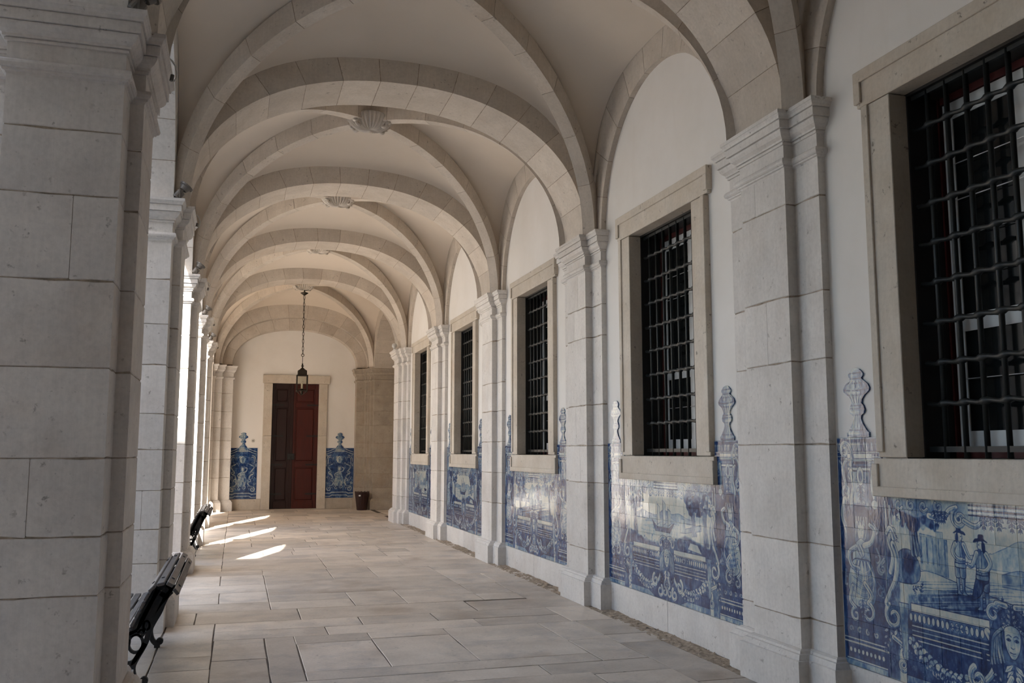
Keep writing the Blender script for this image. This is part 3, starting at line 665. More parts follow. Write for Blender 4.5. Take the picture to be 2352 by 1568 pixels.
for x0, x1, y0, y1 in rects:
    if abs(x1-3.74) < 1e-6: x1 = 3.74-rs.choice([.0, .10, .13, .16, .18])
    if x1-x0 < .04 or y1-y0 < .04: continue
    g = rr.uniform(.003, .006); P = []
    cs = [(x0+g, y0+g), (x1-g, y0+g), (x1-g, y1-g), (x0+g, y1-g)]
    for i in range(4):
        a, b = cs[i], cs[(i+1) % 4]; n = max(1, int(math.hypot(b[0]-a[0], b[1]-a[1])/.3))
        for j in range(n):
            t = j/n; jt = .0045 if j else .003; P.append((a[0]+(b[0]-a[0])*t+rr.uniform(-jt, jt), a[1]+(b[1]-a[1])*t+rr.uniform(-jt, jt)))
    zt = rr.uniform(-.002, .0005); tx, ty = rr.uniform(-.0006, .0006), rr.uniform(-.0006, .0006)
    mx, my = (x0+x1)/2, (y0+y1)/2
    L1 = P; L2 = offset(P, -.0035); n = len(P); m = MB()
    m.add([(x, y, -.05) for x, y in L1]+[(x, y, zt-.0025) for x, y in L1]+[(x, y, zt+tx*(x-mx)+ty*(y-my)) for x, y in L2],
          [(k*n+i, k*n+(i+1) % n, k*n+n+(i+1) % n, k*n+n+i) for k in (0, 1) for i in range(n)]+[tuple(range(2*n, 3*n))])
    m.build('paving_slab', M['slab'], floor, fix=False)

n_, m_ = 460, 7; v = []; f = []
for i in range(n_+1):
    for j in range(m_+1):
        y = 1.0+20.0*i/n_; x = 3.55+.20*j/m_; h = -.003+.012*(rs.random()**2)*(1 if 0 < j < m_ else .4)+.010*math.sin(y*3.1+x*9)*math.sin(y*7.7)*(j/m_)
        v.append((x+rs.uniform(-.008, .008), y+rs.uniform(-.012, .012), h))
for i in range(n_):
    for j in range(m_): a = i*(m_+1)+j; f.append((a, a+1, a+m_+2, a+m_+1))
MB().add(v, f).build('crumbled_mortar', M['rubble'], floor)
pm = [MB().add([(.5*math.cos(a)*r_, .5*math.sin(a)*r_, z_) for r_, z_ in ((.8, -.3), (1., .1), (.55, .4)) for a in np.linspace(0, 2*PI, 6)[:-1]], [(k*5+i, k*5+(i+1) % 5, k*5+5+(i+1) % 5, k*5+5+i) for k in (0, 1) for i in range(5)]+[(10, 11, 12, 13, 14)])]
gv = MB()
for _ in range(420):
    y = rs.uniform(5.2, 20.5); x = 3.74-.2*rs.random()**1.6; s_ = .006+.022*rs.random()**2
    a = rs.random()*6.28; gv.add([(x+s_*(p[0]*math.cos(a)-p[1]*math.sin(a)), y+1.3*s_*(p[0]*math.sin(a)+p[1]*math.cos(a)), .002+s_*p[2]*.6) for p in pm[0].v], pm[0].f)
tag(gv.build('mortar_crumbs', M['rubble'], floor), kind='stuff')

# ================================================================ right wall with its window openings
BW = [PY(k)+BAY/2 for k in range(-1, 4)]                  # window axes
wr = MB(); T = .42
def wbox(y0, y1, z0, z1): wr.box(XW, XW+T, y0, y1, z0, z1)
wbox(-4.4, BW[0]-.70, 0, 6.3)
for i, yc in enumerate(BW):
    wbox(yc-.70, yc+.70, 0, 1.45); wbox(yc-.70, yc+.70, 3.80, 6.3)
    wbox(yc+.70, (BW[i+1]-.70) if i < 4 else 21.77, 0, 6.3)
wr.box(XW, XW+T, 21.77, 26.1, 5.55, 6.3); wr.box(XW, XW+T, 26.10, YE+.4, 0, 6.3)
wall_r = wr.build('wall_right', M['plaster']); tag(wall_r, 'white plastered right hand wall with barred windows above blue tiles', None, None, 'structure')
# unseen walls added to stop light leaks behind the windows and side passage
cl = MB()
cl.box(6.6, 6.7, -4.4, YE+.4, 0, 6.3); cl.box(XW+T, 6.7, 21.5, 21.7, 0, 6.3); cl.box(XW+T, 6.7, YE+.3, YE+.4, 0, 6.3); cl.box(XW+T, 6.7, -4.4, -4.3, 0, 6.3)
tag(cl.build('wall_back', M['plaster']), 'plain unseen walls added to keep light out behind the right hand wall', None, None, 'structure')

# ---------------------------------------------------------------- windows
hb_z = [3.53-.2365*i for i in range(8)]; vb_y = [-.525, -.375, -.225, -.075, .075, .225, .375, .525]
WL = ['nearest window, cut off by the right edge of the photo, in a pale stone surround', 'second window from the viewer in a pitted yellowish stone surround', 'third window from the viewer, middle one of the row of five',
      'fourth window from the viewer, narrow in perspective beside the third one', 'farthest window of the row, last before the side passage']
GL = ['black iron window grille nearest the viewer, cut off by the photo edge', 'black iron grille in the second window from the viewer', 'black iron grille in the third window from the viewer',
      'black iron grille in the fourth window from the viewer', 'black iron grille in the farthest window of the row']
frame_mesh = {}
def win_parts():
    f = frame_mesh
    m = MB(); m.prism([(-.905, -.048), (-.64, -.048), (-.64, .12), (-.905, .12)], 1.567, 3.758, .004); f['jl'] = m       # in (y', x')
    return f
def mkwin(i, yc):
    root = empty('window_%d' % (i+1), (XW, yc, 0), WL[i], None, None, 'structure')
    st = M['frame']
    def part(name, mb, mat, par=root, smooth=False): return mb.build(name, mat, par, smooth)
    # stone surround: jambs, lintel with fillet, sill with fillet
    for s in (-1, 1):
        a, b = sorted((s*.66, s*.90)); c, d = sorted((s*.845, s*.905))
        part('jamb_stone', MB().cbox(-.040, .30, a, b, 1.568, 3.757, .004).cbox(-.054, .05, c, d, 1.60, 3.757, .004), st)
    part('lintel_stone', MB().cbox(-.040, .30, -.955, .955, 3.763, 3.99, .004).cbox(-.056, .05, -.968, .968, 3.925, 4.0, .004).cbox(-.056, .05, -.968, -.905, 3.79, 3.93, .004).cbox(-.056, .05, .905, .968, 3.79, 3.93, .004), st)
    part('sill_stone', MB().cbox(-.040, .30, -.95, .95, 1.345, 1.562, .004).cbox(-.056, .05, -.957, .957, 1.336, 1.395, .004).cbox(-.056, .05, -.957, -.905, 1.39, 1.53, .004).cbox(-.056, .05, .905, .957, 1.39, 1.53, .004), st)
    ln_ = MB()
    for s in (-1, 1): ln_.box(.085, .30, min(s*.675, s*.648), max(s*.675, s*.648), 1.566, 3.768)
    ln_.box(.085, .30, -.65, .65, 3.745, 3.775); part('reveal_dark_lining', ln_, M['lining'])  # lining added for the dark frame and shadow deep in the reveal
    # red frame, white sashes, dark panes
    fr = MB()
    for s in (-1, 1): fr.box(.30, .37, min(s*.66, s*.635), max(s*.66, s*.635), 1.565, 3.76)
    fr.box(.30, .37, -.62, .62, 3.70, 3.76); fr.box(.28, .37, -.62, .62, 1.565, 1.60)
    part('red_frame', fr, M['red'])
    for s in (-1, 1):
        y0, y1 = sorted((s*.012, s*.615)); mb = MB(); x0, x1 = .312, .352
        mb.box(x0, x1, y0, y0+.075, 1.605, 3.695).box(x0, x1, y1-.075, y1, 1.605, 3.695)
        for za, zb in ((1.605, 1.72), (2.30, 2.40), (3.59, 3.695)): mb.box(x0, x1, y0+.075, y1-.075, za, zb)
        sash = part('sash', mb, M['white_wood'])
        for za, zb in ((1.72, 2.30), (2.40, 3.59)): MB().box(.318, .33, y0+.06, y1-.06, za-.01, zb+.01).build('pane', M['pane'], sash)
    for zz in (2.02, 2.62, 2.86, 3.08, 3.30):
        part('wire_rod', MB().tube([(.285, -.56, zz), (.285, .56, zz)], .0035, 6), M['wire'])
    # the grille is a thing of its own
    g = empty('window_grille', (XW+.125, yc, 0), GL[i], 'grille', 'iron window grilles')
    if i == 0:
        v = MB().tube([(0, 0, 1.565), (0, 0, 3.77)], .0155, 8).mesh('vertical_bar', M['iron'], True)
        pts = []; rad = []
        ys = np.linspace(-.665, .665, 77)
        for y in ys:
            d = min(abs(y-b) for b in vb_y); pts.append((0, float(y), .004*math.sin(y*41))); rad.append(.0135+.0135*max(0, 1-d/.036)**.7)
        h = MB().tube(pts, rad, 8).mesh('horizontal_bar', M['iron'], True)
        e = MB().box(-.012, .012, -.665, .665, -.016, .016).mesh('frame_bar', M['iron'])
        mkwin.m = (v, h, e)
    v, h, e = mkwin.m
    for y in vb_y: link_mesh('vertical_bar', v, g, (0, y, 0))
    for z in hb_z: link_mesh('horizontal_bar', h, g, (0, 0, z))
    link_mesh('frame_bar', e, g, (0, 0, 1.615)); link_mesh('frame_bar', e, g, (0, 0, 3.735))
for i, yc in enumerate(BW): mkwin(i, yc)

# ---------------------------------------------------------------- capitals, bases, block shafts
CAPP = [(3.57, .001), (3.582, .006), (3.586, .018), (3.598, .020), (3.599, .028), (3.607, .036), (3.622, .040), (3.637, .036), (3.645, .027), (3.646, .004), (3.745, .004), (3.746, .017), (3.762, .017), (3.763, .011), (3.767, .011), (3.768, .027), (3.782, .027), (3.784, .030), (3.80, .050), (3.822, .063), (3.838, .066), (3.839, .058), (3.843, .058), (3.844, .078), (3.900, .078), (3.901, .072), (3.905, .072), (3.906, .088), (3.922, .092), (3.936, .104), (3.937, .108), (3.963, .108)]
BASP = [(0.0, .078), (.246, .078), (.250, .066), (.254, .066), (.262, .062), (.282, .050), (.286, .036), (.300, .030), (.310, .008)]
def shaft(root, poly, joints, mat, split=None, seed=0, z1=3.59):
    """courses of stone blocks round a mortar core"""
    q = random.Random(seed)
    MB().prism(offset(poly, -.0055), .05, z1+.1).build('mortar_core', M['mortar'], root)
    zs = [.302]+sorted(joints)+[z1]
    for a, b in zip(zs[:-1], zs[1:]):
        for P in (split(poly, q) if split else [poly]):
            MB().rough_prism(P, a+.0014, b-.0014, .0045, q).build('stone_block', mat, root, fix=False)
def base_cap(root, poly, mat, pl=True):
    MB().sweep_z(poly, BASP).build('base', mat, root)
    MB().sweep_z(poly, CAPP).build('capital', mat, root)
J = [[3.32, 2.67, 2.216, 1.651, .998, .50], [3.178, 2.841, 2.104, 1.668, 1.273, .568], [3.25, 2.62, 2.2, 1.75, 1.30, .86], [3.3, 2.8, 2.3, 1.8, 1.25, .7], [3.2, 2.75, 2.35, 1.85, 1.45, 1.0, .6], [3.1, 2.4, 1.8, 1.1]]
JL = [[3.297, 2.945, 2.49, 2.033, 1.568, 1.171, .878], [3.2, 2.78, 2.4, 1.95, 1.62, 1.25, .9, .6], [3.15, 2.7, 2.2, 1.7, 1.2, .8], [3.2, 2.6, 2.1, 1.6, 1.1, .7], [3.2, 2.7, 2.25, 1.9, 1.4, .9], [3.1, 2.4, 1.8, 1.1]]
PLAB = {0: 'nearest pilaster on the right wall, between the first and second windows', 1: 'second pilaster on the right wall, between the second and third windows', 2: 'third pilaster on the right wall, between the third and fourth windows',
        3: 'fourth pilaster on the right wall, between the fourth and farthest windows', 4: 'farthest pilaster on the right wall, with three steps, beside the side passage', -1: 'pilaster on the right wall behind the photo edge'}
for k in range(-1, 5):
    y = PY(k); root = empty('wall_pilaster', (0, 0, 0), 'pale stone '+PLAB[k], 'pilaster', 'right wall pilasters')
    if k < 4: poly = [(XW+.05, y-.57), (XW+.05, y+.57), (XS, y+.57), (XS, y+.29), (XM, y+.29), (XM, y-.29), (XS, y-.29), (XS, y-.57)][::-1]
    else: poly = [(XW+.5, y-.57), (XW+.5, y+.57), (XS-.03, y+.57), (XS-.03, y+.50), (3.555, y+.50), (3.555, y-.10), (XM, y-.10), (XM, y-.36), (XS, y-.36), (XS, y-.57)][::-1]
    if sum(poly[i-1][0]*poly[i][1]-poly[i][0]*poly[i-1][1] for i in range(len(poly))) < 0: poly = poly[::-1]
    def split(P, q, y=y, k=k):
        if k > 3 or q.random() < .6: return [P]
        c = y+q.uniform(-.12, .12)
        A = [(XM, y-.29), (XM, c-.0015), (XW+.05, c-.0015), (XW+.05, y-.57), (XS, y-.57), (XS, y-.29)]; B = [(XM, c+.0015), (XM, y+.29), (XS, y+.29), (XS, y+.57), (XW+.05, y+.57), (XW+.05, c+.0015)]
        out = []
        for Q in (A, B): out.append(Q if sum(Q[i-1][0]*Q[i][1]-Q[i][0]*Q[i-1][1] for i in range(len(Q))) > 0 else Q[::-1])
        return out
    shaft(root, poly, J[k], M['stone'], split, 40+k); base_cap(root, poly, M['stone'])
LLAB = {0: 'big stone pier at the left edge, nearest the viewer', 1: 'second stone pier on the left, behind the near bench', 2: 'third stone pier on the left, bright on its sunlit side', 3: 'fourth stone pier on the left, behind the far bench',
        4: 'fifth stone pier on the left, the last before the end wall', -1: 'stone pier left of the viewer outside the photo'}
for k in range(-1, 5):
    y = PY(k); root = empty('arcade_pier', (0, 0, 0), LLAB[k], 'pier', 'left arcade piers')
    poly = [(LO, y-.57), (LB, y-.57), (LB, y-.29), (LP, y-.29), (LP, y+.29), (LB, y+.29), (LB, y+.57), (LO, y+.57), (LO, y+.38), (LO-.24, y+.38), (LO-.24, y-.38), (LO, y-.38)]
    def split(P, q, y=y, st=[0]):
        st[0] += 1
        if st[0] % 3: return [P]
        c = LO+q.uniform(.18, .42)
        A = [(LO, y-.57), (c-.0015, y-.57), (c-.0015, y+.57), (LO, y+.57), (LO, y+.38), (LO-.24, y+.38), (LO-.24, y-.38), (LO, y-.38)]
        B = [(c+.0015, y-.57), (LB, y-.57), (LB, y-.29), (LP, y-.29), (LP, y+.29), (LB, y+.29), (LB, y+.57), (c+.0015, y+.57)]
        return [A, B]
    mt = M['pier'] if k < 1 else M['stone']; shaft(root, poly, JL[k], mt, split, 60+k); base_cap(root, poly, mt)

# ---------------------------------------------------------------- arches, made of voussoirs
def sup(ph, a, r, n):
    c, s = math.cos(ph), math.sin(ph)
    return (a*math.copysign(abs(c)**(2/n), c), r*abs(s)**(2/n))
def arch_ring(root, put, n, a0, r0, a1, r1, ex, mat, d0, d1, m=4, core=True, name='voussoir', p0=0., p1=PI):
    """stones between an inner and an outer curve; put(u, z, d) -> point; d0..d1 = depth of the ring"""
    # equal arc lengths
    ph = np.linspace(p0, p1, 241); pts = np.array([sup(p, a0, r0, ex) for p in ph]); L = np.r_[0, np.cumsum(np.hypot(*np.diff(pts, axis=0).T))]
    cuts = [float(np.interp(L[-1]*i/n, L, ph)) for i in range(n+1)]; eps = .0032/L[-1]*(p1-p0)
    for A, B in zip(cuts[:-1], cuts[1:]):
        v = []; f = []
        for j in range(m+1):
            p = A+eps+(B-A-2*eps)*j/m
            (u0, z0), (u1, z1) = sup(p, a0, r0, ex), sup(p, a1, r1, ex)
            v += [put(u0, z0, d0), put(u0, z0, d1), put(u1, z1, d1), put(u1, z1, d0)]
        for j in range(m):
            for k in range(4): f.append((j*4+k, j*4+(k+1) % 4, j*4+4+(k+1) % 4, j*4+4+k))
        f += [(0, 1, 2, 3), (m*4, m*4+1, m*4+2, m*4+3)]
        MB().add(v, f).build(name, mat, root)
    if core:
        v = []; f = []; m = 60; sg = .0035 if d1 > d0 else -.0035
        for j in range(m+1):
            p = p0+(p1-p0)*j/m; (u0, z0), (u1, z1) = sup(p, a0+.0035, r0+.0035, ex), sup(p, a1-.0035, r1-.0035, ex)
            v += [put(u0, z0, d0+sg), put(u0, z0, d1-sg), put(u1, z1, d1-sg), put(u1, z1, d0+sg)]
        for j in range(m):
            for k in range(4): f.append((j*4+k, j*4+(k+1) % 4, j*4+4+(k+1) % 4, j*4+4+k))
        f += [(0, 1, 2, 3), (m*4, m*4+1, m*4+2, m*4+3)]
        MB().add(v, f).build('mortar_core', M['mortar'], root)
TL = {-1: 'wide stone arch across the vault behind the viewer', 0: 'nearest wide stone arch crossing the vault, cut off by the top of the photo', 1: 'second wide stone arch crossing the vault, in front of the nearest shell boss', 2: 'third wide stone arch crossing the vault, in front of the middle shell boss',
      3: 'fourth wide stone arch crossing the vault, in front of the farthest shell boss', 4: 'fifth wide stone arch crossing the vault, in front of the hanging lantern'}
for k in range(-1, 5):
    root = empty('transverse_arch', (0, 0, 0), TL[k], 'arch', 'arches across the vault'); y = PY(k)
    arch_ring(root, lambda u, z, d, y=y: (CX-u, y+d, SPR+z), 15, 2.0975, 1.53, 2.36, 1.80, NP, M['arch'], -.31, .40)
WR = 1.347
AL = ['above the nearest window', 'above the second window', 'above the third window', 'above the fourth window', 'above the farthest window']
for i, k in enumerate(range(-1, 4)):
    yc = PY(k)+BAY/2
    root = empty('wall_arch', (0, 0, 0), 'round stone arch on the right wall '+AL[i], 'arch', 'round arches on the right wall')
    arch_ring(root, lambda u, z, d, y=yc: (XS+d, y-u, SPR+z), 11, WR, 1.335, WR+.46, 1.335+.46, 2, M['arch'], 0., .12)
    root = empty('arcade_arch', (0, 0, 0), 'round stone arch of the left arcade between the %s' % ['viewer and the nearest pier', 'nearest and second piers', 'second and third piers', 'third and fourth piers', 'fourth and fifth piers'][i], 'arch', 'arches of the left arcade')
    arch_ring(root, lambda u, z, d, y=yc: (LB-d, y+u, SPR+z), 11, WR, 1.335, WR+.46, 1.335+.46, 2, M['stone'], 0., .575)
# corner bay: wider openings left and right, arch on the end wall
YC4, HB4 = (PY(4)+.57+25.9)/2, (25.9-PY(4)-.57)/2
root = empty('passage_arch', (0, 0, 0), 'stone arch over the side passage at the far right', 'arch')
arch_ring(root, lambda u, z, d: (XS+d, YC4-u, SPR+z), 13, HB4, 1.40, HB4+.42, 1.82, 2.1, M['arch'], -.02, .55)
root = empty('corner_arch', (0, 0, 0), 'wide stone arch opening left into the other wing, behind the last pier', 'arch')
arch_ring(root, lambda u, z, d: (LB-d, YC4+u, SPR+z), 13, HB4, 1.40, HB4+.27, 1.66, 2.1, M['stone'], 0., .575)
root = empty('end_arch', (0, 0, 0), 'double stepped stone arch framing the end wall above the door', 'arch')
arch_ring(root, lambda u, z, d: (1.555-u, d, 4.0+z), 11, 1.72, 1.06, 1.98, 1.36, 2.15, M['arch'], 26.52, 27.0)
arch_ring(root, lambda u, z, d: (1.555-u, d, 4.0+z), 11, 1.985, 1.365, 2.40, 1.83, 2.15, M['arch'], 26.28, 27.0)

# ---------------------------------------------------------------- left wall above the arcade, roof, end walls
def arcade_wall():
    m = MB(); X0, X1, ZT = -1.19, -.665, 8.6
    def col(ya, yb, za, zb): m.add([(X0, ya, za), (X1, ya, za), (X1, yb, zb), (X0, yb, zb), (X0, ya, ZT), (X1, ya, ZT), (X1, yb, ZT), (X0, yb, ZT)], [(0, 1, 2, 3), (4, 7, 6, 5), (0, 4, 5, 1), (1, 5, 6, 2), (2, 6, 7, 3), (3, 7, 4, 0)])
    def opening(yc, hw, rise, ex):
        n = 28; hw += .06; rise += .06
        for i in range(n):
            A, B = PI-PI*i/n, PI-PI*(i+1)/n; (u, z), (u2, z2) = sup(A, hw, rise, ex), sup(B, hw, rise, ex); col(yc+u, yc+u2, SPR+z, SPR+z2)
    edges = []
    for k in range(-1, 4): opening(PY(k)+BAY/2, WR, 1.335, 2); edges.append((PY(k)+BAY/2-WR-.06, PY(k)+BAY/2+WR+.06))
    opening(YC4, HB4, 1.40, 2.1); edges.append((YC4-HB4-.06, YC4+HB4+.06))
    ys = [1.31]+[e for p in edges for e in p]+[YE+.4]
    for a, b in zip(ys[::2], ys[1::2]): m.box(X0, X1, a, b, 3.90, ZT)
    for k in range(-1, 5): m.box(LO-.235, X0-.001, PY(k)-.38, PY(k)+.38, 3.93, ZT)      # outer pilasters run on up the facade
    m.box(X0, X1, -4.4, 1.31, 0, ZT); m.box(X0, X1, 25.9, YE+.4, 0, 3.95)
    m.box(-1.24, -1.15, -4.4, YE+.4, 6.3, 6.42); m.box(-1.5, -.6, -4.4, YE+.4, 8.6, 8.75)
    return m
tag(arcade_wall().build('wall_left', M['plaster']), 'white plastered wall above the arches of the left arcade', None, None, 'structure')
tag(MB().box(-1.2, 6.7, -4.4, YE+.5, 6.3, 6.5).build('roof_slab', M['plaster']), 'light-blocking roof added over the gallery, hidden above the vaults', None, None, 'structure')  # added slab keeps sun from leaking in above the webs
tag(MB().box(-1.2, 6.7, -4.5, -4.3, 0, 6.4).build('wall_near', M['court_wall']), 'unseen dark wall added behind the viewer in place of the dim gallery', None, None, 'structure')  # added wall, its dark colour stands in for the gallery's dimness
we = MB(); we.box(-14, .93, YE, YE+.3, 0, 6.3); we.box(2.255, 6.7, YE, YE+.3, 0, 6.3); we.box(.93, 2.255, YE, YE+.3, 3.56, 6.3); we.box(.6, 2.6, YE+.5, YE+.6, 0, 4)
tag(we.build('wall_end', M['plaster']), 'white plastered end wall of the gallery with the red door', None, None, 'structure')
plb = MB().cbox(-.2, .70, YE-.03, YE+.02, 0, .30, .006).build('baseboard_end', M['frame']); tag(plb, 'low stone skirting under the tile panel left of the door', None, None, 'structure')
plb = MB().cbox(2.50, 3.4, YE-.03, YE+.02, 0, .30, .006).build('baseboard_end', M['jamb']); tag(plb, 'low brownish stone skirting under the tile panel right of the door', None, None, 'structure')
for side, xs in (('left', (-.61, -.42, -.13)), ('right', (3.72, 3.52, 3.27))):
    root = empty('corner_pilaster', (0, 0, 0), 'stepped stone pilaster in the far %s corner of the end wall' % side, 'pilaster')
    if side == 'left': poly = [(-.9, YE+.1), (-.9, 26.05), (xs[0], 26.05), (xs[0], 26.28), (xs[1], 26.28), (xs[1], 26.52), (xs[2], 26.52), (xs[2], YE+.1)]
    else: poly = [(3.27, YE+.1), (3.27, 26.52), (3.50, 26.52), (3.50, 26.38), (3.56, 26.38), (3.56, 26.28), (3.62, 26.28), (3.62, 26.16), (3.70, 26.16), (3.70, 26.05), (5.2, 26.05), (5.2, YE+.1)]
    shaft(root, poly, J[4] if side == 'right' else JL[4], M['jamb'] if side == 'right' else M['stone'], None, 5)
    base_cap(root, poly, M['jamb'] if side == 'right' else M['stone'])

# ---------------------------------------------------------------- ceiling: vault webs and ribs
def web(yc, b, hwx=2.17, cx=CX):
    n = 44; v = []; f = []
    def E(t): return max(0., 1-min(1., abs(t))**NR)**(1/NR)
    for i in range(n+1):
        for j in range(n+1):
            u, w_ = math.sin((i/n-.5)*PI), math.sin((j/n-.5)*PI); m_ = min(abs(u), abs(w_)); d = u*u-w_*w_
            Rc = 2.09; r = Rc-(Rc-1.60)*d if d > 0 else Rc+(Rc-1.77)*d
            v.append((cx+u*hwx, yc+w_*b, SPR+r*E(m_)))
    for i in range(n):
        for j in range(n): f.append((i*n+i+j, i*n+i+j+1, (i+1)*(n+1)+j+1, (i+1)*(n+1)+j))
    return MB().add(v, f)
ceil = empty('ceiling', (0, 0, 0), 'white plastered groin vaults over the gallery', None, None, 'structure')
BL = ['behind the viewer', 'nearest the viewer', 'with the nearest shell boss', 'with the middle shell boss', 'with the farthest shell boss', 'over the lantern']
bays = [(PY(k)+BAY/2, BAY/2-.29) for k in range(-1, 4)]+[((PY(4)+.31+26.28)/2, (26.28-PY(4)-.31)/2)]
for i, (yc, b) in enumerate(bays):
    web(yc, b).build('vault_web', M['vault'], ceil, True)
    for sg in (-1, 1):
        root = empty('diagonal_rib', (0, 0, 0), '%s stone rib of the vault bay %s' % ('left to right rising' if sg > 0 else 'right to left rising', ['outside the photo', 'nearest the viewer', 'with the nearest shell boss', 'with the middle shell boss', 'with the farthest shell boss', 'over the lantern'][i]), 'rib', 'diagonal vault ribs')
        hx, hy = 2.17-.03, (b-.11)*sg; D = math.hypot(hx, hy); ex, ey = hx/D, hy/D; px, py = -ey, ex
        def put(u, z, d, ex=ex, ey=ey, px=px, py=py, yc=yc): return (CX+ex*u+px*d, yc+ey*u+py*d, SPR+z)
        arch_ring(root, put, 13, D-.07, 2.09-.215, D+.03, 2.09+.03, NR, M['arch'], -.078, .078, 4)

# ---------------------------------------------------------------- shell bosses where the ribs cross
def boss_mesh():
    n, m = 156, 9; v = []; f = []
    for i in range(n):
        a = 2*PI*i/n; lobes = .5+.5*math.cos(a*26); R0 = .268*(1+.05*math.cos(a*26))*(1+.1*math.cos(2*a))
        for j in range(m):
            t = j/(m-1); r = R0*(1-t*.88); v.append((r*math.cos(a), r*math.sin(a), -.03-.10*math.sin(t*PI*.62)-.026*lobes*(1-t*.5)*math.sin(min(1, t*3)*PI/2)+.035*(1-t)**3))
    for i in range(n):
        for j in range(m-1): f.append((i*m+j, ((i+1) % n)*m+j, ((i+1) % n)*m+j+1, i*m+j+1))
    f.append(tuple(i*m+m-1 for i in range(n)))
    base = len(v); v += [(.235*math.cos(2*PI*i/n), .235*math.sin(2*PI*i/n), .045) for i in range(n)]
    for i in range(n): f.append((i*m, base+i, base+(i+1) % n, ((i+1) % n)*m))
    f.append(tuple(base+i for i in range(n)))
    return MB().add(v, f)
# the other wing of the cloister, turning left at the corner
def wing():
    m = MB(); Ya, Yb, ZT = 20.95, 21.74, 8.6; xs = [-3.16-BAY*i for i in range(3)]; hw = 1.347
    def col(xa, xb, za, zb): m.add([(xa, Ya, za), (xb, Ya, zb), (xb, Yb, zb), (xa, Yb, za), (xa, Ya, ZT), (xb, Ya, ZT), (xb, Yb, ZT), (xa, Yb, ZT)], [(0, 1, 2, 3), (4, 7, 6, 5), (0, 4, 5, 1), (1, 5, 6, 2), (2, 6, 7, 3), (3, 7, 4, 0)])
    for c in xs:
        for i in range(24):
            A, B = PI-PI*i/24, PI-PI*(i+1)/24; col(c+hw*math.cos(A), c+hw*math.cos(B), SPR+hw*math.sin(A), SPR+hw*math.sin(B))
    e = [-14]+[q for c in xs[::-1] for q in (c-hw, c+hw)]+[-1.21]
    for a, b_ in zip(e[::2], e[1::2]): m.box(a, b_, Ya, Yb, -.2, ZT)
    m.box(-14.2, -14, Ya, YE+.4, -.2, ZT); m.box(-14, -1.2, Ya, YE+.4, 8.6, 8.75)
    return m
tag(wing().build('wall_wing', M['plaster']), 'arcade wall of the other cloister wing beyond the last left pier', None, None, 'structure')
tag(MB().box(-14, LO-.36, 20.6, YE+.3, -.3, -.01).build('floor_wing', M['slab']), 'stone floor of the other cloister wing', None, None, 'structure')
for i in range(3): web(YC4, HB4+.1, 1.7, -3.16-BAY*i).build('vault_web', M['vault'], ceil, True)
bm_, curl = None, None
for i, lab in ((2, 'carved stone shell boss nearest the viewer, where the vault ribs cross'), (3, 'carved stone shell boss in the middle of the row'), (4, 'carved stone shell boss farthest away before the lantern'), (5, 'carved stone shell boss from which the lantern hangs'), (1, 'carved stone shell boss above the top edge of the photo')):
    yc = bays[i][0]; root = empty('shell_boss', (CX, yc, SPR+2.09-.165), lab, 'boss', 'shell bosses of the vault')
    if bm_ is None:
        bm_ = boss_mesh().mesh('shell', M['boss'], True)
        P = [(.055*(1-t/20*.8)*math.cos(t*.5), 0, .055*(1-t/20*.8)*math.sin(t*.5)) for t in range(20)]
        curl = MB().tube(P, [.034-.0011*t for t in range(20)], 8).mesh('scroll', M['boss'], True)
    link_mesh('shell', bm_, root)
    for a in (-2.5, -.64, .64, 2.5):
        c = link_mesh('scroll', curl, root, (.215*math.cos(a), .215*math.sin(a), -.085)); c.rotation_euler = (0, 0, a)
# ================================================================ tile panels on the right wall, every tile a piece
TZ, TS = .28, .141
PL_ = ['nearest blue tile panel with two men on a shore, cut off by the photo edge', 'second blue and white tile panel, with a ship between trees', 'third blue and white tile panel, in the middle of the row',
       'fourth blue and white tile panel, under the fourth window', 'farthest blue and white tile panel on the right wall']
pix = [paint_wall(3, 'men'), paint_wall(5, 'ship'), paint_wall(9, 'land')]
URN = [(.105, 0), (.108, .028), (.095, .034), (.072, .058), (.05, .085), (.036, .115), (.04, .135), (.066, .15), (.074, .172), (.064, .196), (.046, .214), (.052, .236), (.078, .262), (.104, .276), (.124, .29), (.127, .305), (.112, .33), (.08, .35), (.06, .362), (.055, .372), (.07, .384), (.072, .398), (.055, .414), (.034, .428), (.0, .436)]
def urn_poly(): return [(w_, h) for w_, h in URN]+[(-w_, h) for w_, h in URN[-2::-1]]
def flat_shape(name, pl, axis, c, z0, at, thick, mat, par):
    """cut-out tile silhouette, a few centimetres thick"""
    n = len(pl); v = []
    for d in (0, thick):
        for a, h in pl: v.append((at+d, c+a, z0+h) if axis == 1 else (c+a, at+d, z0+h))
    m = MB().add(v, [tuple(range(n)), tuple(range(n, 2*n))]+[(i, (i+1) % n, n+(i+1) % n, n+i) for i in range(n)])
    return m.build(name, mat, par)
XT = XW-.0125
tile_me = {}
